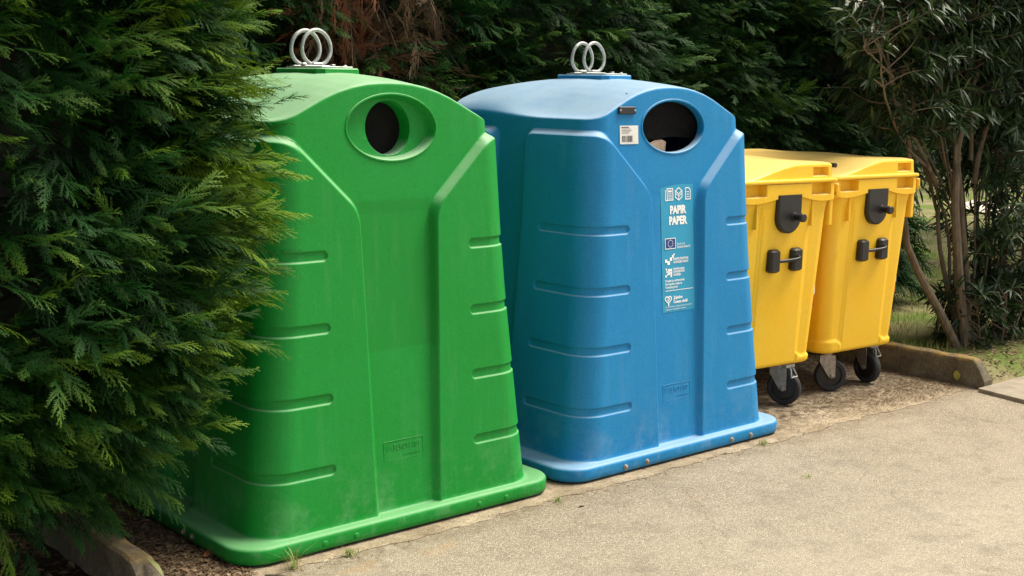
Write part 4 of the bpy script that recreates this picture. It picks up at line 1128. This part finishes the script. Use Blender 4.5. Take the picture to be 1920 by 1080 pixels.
# low leafy growth round the feet of the shrubs
n = 1
shrub('undergrowth_shrub', (9.0,4.75,.06), [S([(8.95,4.75,.05),(8.95,4.72,.25),(8.9,4.7,.45)],.01,.004),S([(9.1,4.75,.05),(9.15,4.72,.3),(9.2,4.7,.5)],.01,.004),S([(8.75,4.8,.05),(8.7,4.78,.2),(8.62,4.76,.4)],.01,.004),S([(9.3,4.75,.05),(9.35,4.72,.3),(9.4,4.7,.5)],.01,.004)],
      110, 'low dark leafy growth round the feet of the right-hand shrub stems', 'shrub', 'leafy shrubs on the right', region=(8.5,9.7,4.6,5.2,.10,.60), per=18, sc=(.55,.95), tintm=.30)
# dense bushes farther back that close the view behind the shrubs
def bush(name, loc, rad, h, n, label, tintm=.25, sc=(1.0,1.7), cat='bush', group=None, zlo=.12):
    root = empty(name, (*loc,0)); tag(root, label, cat, group)
    th = rng.uniform(0,2*PI,n); ph = rng.uniform(-.95,1,n); rr = rng.uniform(.72,1.04,n)
    s = np.sqrt(1-ph**2*.85)
    d = np.stack([np.cos(th)*s, np.sin(th)*s, ph],-1)
    p = d*np.array([rad,rad,h/2])*rr[:,None]
    p *= (1+.16*lump(p+np.array([*loc,0]),1.4))[:,None]; p[:,2] += h/2; p[:,2] = np.where(p[:,2] < zlo, zlo+rng.uniform(0,.5,n), p[:,2])
    X = d + rng.normal(0,.55,(n,3)) + [0,0,-.2]
    V, Fq, t = leaves(p, X, np.array([0,0,1.])+rng.normal(0,.45,(n,3)), rng.uniform(sc[0],sc[1],n), rng.normal(tintm,.13,n))
    np_mesh('foliage', V, Fq, M['oleander'], root, attrs={'tint': t})
    mb = MB()
    for k in range(9):
        a = rng.uniform(0,2*PI); e = np.array([math.cos(a)*rad*.6, math.sin(a)*rad*.6, h*rng.uniform(.5,.9)])
        mb.tube([(0.03*k-.1,0.02*k-.1,0), e*np.array([.4,.4,.45]), e], [.04,.025,.008], 7)
    mb.build('stem', M['twig'], root, smooth=True)
    return root
bush('dark_bush', (12.2,8.6), 1.5, 4.8, 4200, 'dark bush behind the shrub stems, nearest the end of the conifer hedge', .24, group='bushes beyond the shrubs', zlo=.9)
bush('dark_bush', (12.9,6.3), 1.35, 4.8, 4200, 'dense dark bush beyond the lawn gap, behind the right-edge shrub', .24, group='bushes beyond the shrubs', zlo=1.15)
def fartree(loc, h, rad, label):
    root = empty('broadleaf_tree', (*loc,0)); tag(root, label, 'tree', 'trees beyond the lawn')
    n = 2600; th = rng.uniform(0,2*PI,n); ph = rng.uniform(-1,1,n); s = np.sqrt(1-ph**2); rr = rng.uniform(.45,1.05,n)**.6
    d = np.stack([np.cos(th)*s, np.sin(th)*s, ph],-1); p = d*np.array([rad,rad,(h-1.0)/2])*rr[:,None]
    p *= (1+.22*lump(p+np.array([*loc,0]),.8))[:,None]; p[:,2] += (h-1.0)/2+1.0
    V, Fq, t = leaves(p, d+rng.normal(0,.7,(n,3)), rng.normal(0,1,(n,3)), rng.uniform(2.2,4.2,n), rng.normal(.42,.15,n))
    np_mesh('crown', V, Fq, M['oleander'], root, attrs={'tint': t})
    mb = MB(); mb.tube([(0,0,0),(.05,.02,1.5),(-.05,.05,h*.7)],[.2,.15,.05],10)
    for k in range(6):
        a = k*1.05; mb.tube([(0,0,1.4+.3*k),(math.cos(a)*rad*.4,math.sin(a)*rad*.4,2.2+.35*k),(math.cos(a)*rad*.75,math.sin(a)*rad*.75,2.8+.35*k)],[.07,.045,.015],7)
    mb.build('trunk', M['bark'], root, smooth=True)
def hedgerow(a, b, h, n, label):
    a = np.array(a, float); b = np.array(b, float); d = b-a; L = np.linalg.norm(d); d = d/L; q = np.array([-d[1], d[0]]); mid = (a+b)/2
    root = empty('hedgerow', (*mid, 0)); tag(root, label, 'hedge')
    u = rng.uniform(-L/2,L/2,n); v = rng.uniform(-.9,.9,n); z = h*rng.uniform(0,1,n)*(1+.12*np.sin(u*.9)+.08*np.sin(u*2.3))
    p = np.stack([d[0]*u+q[0]*v, d[1]*u+q[1]*v, z+.05],-1)
    V, Fq, t = leaves(p, rng.normal(0,1,(n,3)), rng.normal(0,1,(n,3)), rng.uniform(2.,4.,n), rng.normal(.36,.15,n))
    np_mesh('foliage', V, Fq, M['oleander'], root, attrs={'tint': t})
    mb = MB(); mb.box((-L/2,-.35,-.02),(L/2,.35,h*.72),.2, Matrix.Rotation(math.atan2(d[1],d[0]),4,'Z')); mb.build('inner_twigs', M['core'], root)
hedgerow((17,27), (37,13), 4.2, 6000, 'far dark hedge closing off the lawn beyond the pale path')
fartree((22.5,16.0), 7.5, 3.2, 'leafy tree far beyond the lawn, glimpsed left of the pale path')
fartree((28.0,14.5), 8.5, 3.6, 'leafy tree far beyond the pale path, behind the right-edge shrub')
fartree((19.0,17.5), 7.0, 3.0, 'leafy tree far behind the end of the conifer hedge')
fartree((17.5,7.2), 6.0, 2.2, 'nearest leafy tree beyond the right-edge shrub')

# ------------------------------------------------------------------ grass, litter, weeds
def blades(name, px, py, pz, h, wd, mat, tint, lean=.6, kind='stuff'):
    n = len(px); a = rng.uniform(0,2*PI,n); dx, dy = np.cos(a), np.sin(a); l = rng.uniform(.1,lean,n)
    b = np.stack([px,py,pz],-1); sd = np.stack([-dy,dx,0*dx],-1)*(wd/2)[:,None]; out = np.stack([dx*l,dy*l,np.ones(n)],-1)
    m = b + out*(h*.55)[:,None]; tp = b + out*h[:,None] + np.stack([dx*l,dy*l,-.25*np.ones(n)],-1)*(h*.3)[:,None]
    V = np.stack([b-sd,b+sd,m+sd*.7,m-sd*.7,tp],1).reshape(-1,3); k = np.arange(n)*5
    Fq = np.concatenate([np.stack([k,k+1,k+2],-1),np.stack([k,k+2,k+3],-1),np.stack([k+3,k+2,k+4],-1)])
    o = np_mesh(name, V, Fq, mat, attrs={'tint': np.repeat(np.clip(tint,0,1),5)})
    return tag(o, kind=kind) if kind else o
n = 26000; x = 8.02+rng.uniform(0,1,n)**1.6*7; y = 4.75+rng.uniform(0,1,n)*6.0
k = rng.uniform(0,1,n) < .25+.75*(np.sin(x*2.3)*np.sin(y*1.9+1)*.5+.5); x, y = x[k], y[k]; n = len(x)
g = blades('lawn_grass', x, y, lz(x,y)-.005, rng.uniform(.03,.10,n), rng.uniform(.004,.009,n), M['grass'], rng.normal(.5,.22,n))
tag(g, 'sunlit patchy grass behind the right kerb', 'grass')
def litter(px, py, pz, size, tint, name, label):
    n = len(px); a = rng.uniform(0,2*PI,n); d = np.stack([np.cos(a),np.sin(a),rng.normal(0,.25,n)],-1); s = np.stack([-np.sin(a),np.cos(a),rng.normal(0,.25,n)],-1)
    c = np.stack([px,py,pz],-1); L_ = size[:,None]; asp = rng.uniform(.12,.5,n)[:,None]
    lift = np.array([0,0,1.])*size[:,None]*.18
    V = np.stack([c-d*L_, c-s*L_*asp+lift*.6, c+d*L_+lift*rng.uniform(0,1,n)[:,None], c+s*L_*asp+lift],1).reshape(-1,3); k = np.arange(n)*4
    Fq = np.stack([k,k+1,k+2,k+3],-1)
    o = np_mesh(name, V, Fq, M['straw'], attrs={'tint': np.repeat(np.clip(tint,0,1),4)}); return tag(o, label, 'leaf litter', kind='stuff')
def clump(n, x0,x1,y0,y1, fx=1., fy=1.): return x0+(x1-x0)*rng.uniform(0,1,n)**fx, y0+(y1-y0)*rng.uniform(0,1,n)**fy
X_, Y_, Z_ = [], [], []
for (n, x0,x1,y0,y1,fx,fy,z) in ((6000,7.85,6.6,4.4,5.9,1.5,1,.003),(1500,7.85,6.9,4.33,4.7,1.3,1,.003),(5200,5.95,7.7,4.6,6.2,1,1,.003),(700,5.9,7.6,4.35,4.7,1,1,.003)):
    a, b = clump(n,x0,x1,y0,y1,fx,fy); X_.append(a); Y_.append(b); Z_.append(np.full(n,z))
x = np.concatenate(X_); y = np.concatenate(Y_)
litter(x, y, np.concatenate(Z_), rng.uniform(.0025,.011,len(x)), rng.normal(.34,.26,len(x)), 'leaf_litter', 'brown leaf litter under the yellow bins and along the right kerb')
a, b = clump(4200,2.03,2.45,4.34,5.9,.9,1); litter(a, b, np.full(4200,.003), rng.uniform(.005,.022,4200), rng.normal(.26,.2,4200), 'leaf_litter', 'dry needles between the left kerb and the green container')
a, b = clump(1800,1.0,1.92,4.35,5.6,.8,.8); litter(a, b, np.full(1800,-.004), rng.uniform(.006,.030,1800), rng.normal(.32,.22,1800), 'leaf_litter', 'dry straw and needles on the soil under the left hedge')
a, b = clump(1400,8.0,9.4,4.3,5.0); litter(a, b, lz(a,b)+.004, rng.uniform(.006,.028,1400), rng.normal(.5,.22,1400), 'leaf_litter', 'pale dry leaves on the soil behind the right kerb')
a = rng.uniform(2.4,7.6,420); b = 4.315+rng.normal(0,.028,420); litter(a, b, np.full(420,-.001), rng.uniform(.003,.010,420), rng.normal(.4,.2,420), 'leaf_litter', 'fine dirt and dry bits along the joint between slab and asphalt')

def weed(loc, n, h, label, mat=None, lean=1.1):
    px = loc[0]+rng.normal(0,.016,n); py = loc[1]+rng.normal(0,.012,n)
    o = blades('weed', px-loc[0], py-loc[1], np.zeros(n), rng.uniform(.4,1,n)*h, rng.uniform(.003,.006,n), mat or M['grass'], rng.normal(.45,.2,n), lean, kind=None)
    o.location = (loc[0], loc[1], -.001); tag(o, label, 'weed', 'weeds along the slab edge')
weed((2.60,4.345), 26, .11, 'thin grass tuft at the front left corner of the green container')
weed((2.855,4.315), 40, .040, 'small low weed in front of the green container')
weed((4.03,4.30), 26, .03, 'tiny dry weed on the joint between the two big containers')
weed((5.62,4.33), 34, .035, 'dry tuft by the front right corner of the blue container')
weed((5.30,3.80), 14, .022, 'tiny weed alone out on the asphalt')

def single_leaf(name, loc, L_, wd, mat, label, pitch, rz, curl=.15):
    V, Fq = leaf_proto(L_, wd, curl); mb = MB(); mb.add(V.tolist(), [tuple(q) for q in Fq])
    o = mb.build(name, mat, None, smooth=True); o.location = loc; o.rotation_euler = (0, pitch, rz)
    return tag(o, label, 'leaf', 'loose leaves on the ground')
single_leaf('fallen_leaf', (7.845,4.45,.03), .085, .048, M['yleaf'], 'yellow heart-shaped leaf leaning on the front end of the right kerb', -1.2, math.radians(200), .1)
single_leaf('fallen_leaf', (8.06,4.62,.11), .09, .05, M['gleaf'], 'dark green leaf standing behind the right kerb', -1.45, math.radians(250), .1)
single_leaf('fallen_leaf', (1.985,4.37,.176), .10, .022, M['cleaf'], 'curled yellowish green leaf lying on the end of the left kerb', .1, math.radians(-75), .5)
single_leaf('fallen_leaf', (2.365,4.66,.008), .10, .05, M['dleaf'], 'rust brown leaf beside the left foot of the green container', -.05, math.radians(20), -.2)
single_leaf('fallen_leaf', (4.05,4.18,.002), .055, .018, M['dleaf'], 'small curled dry leaf on the asphalt between the two big containers', -.1, math.radians(10), .5)
mb = MB(); mb.tube([(2.46,4.33,.004),(2.50,4.28,.008),(2.53,4.25,.006)], [.006,.007,.004], 7); tag(mb.build('twig', M['straw'] if False else M['bark']), 'short pale stick on the ground before the green container', 'twig')
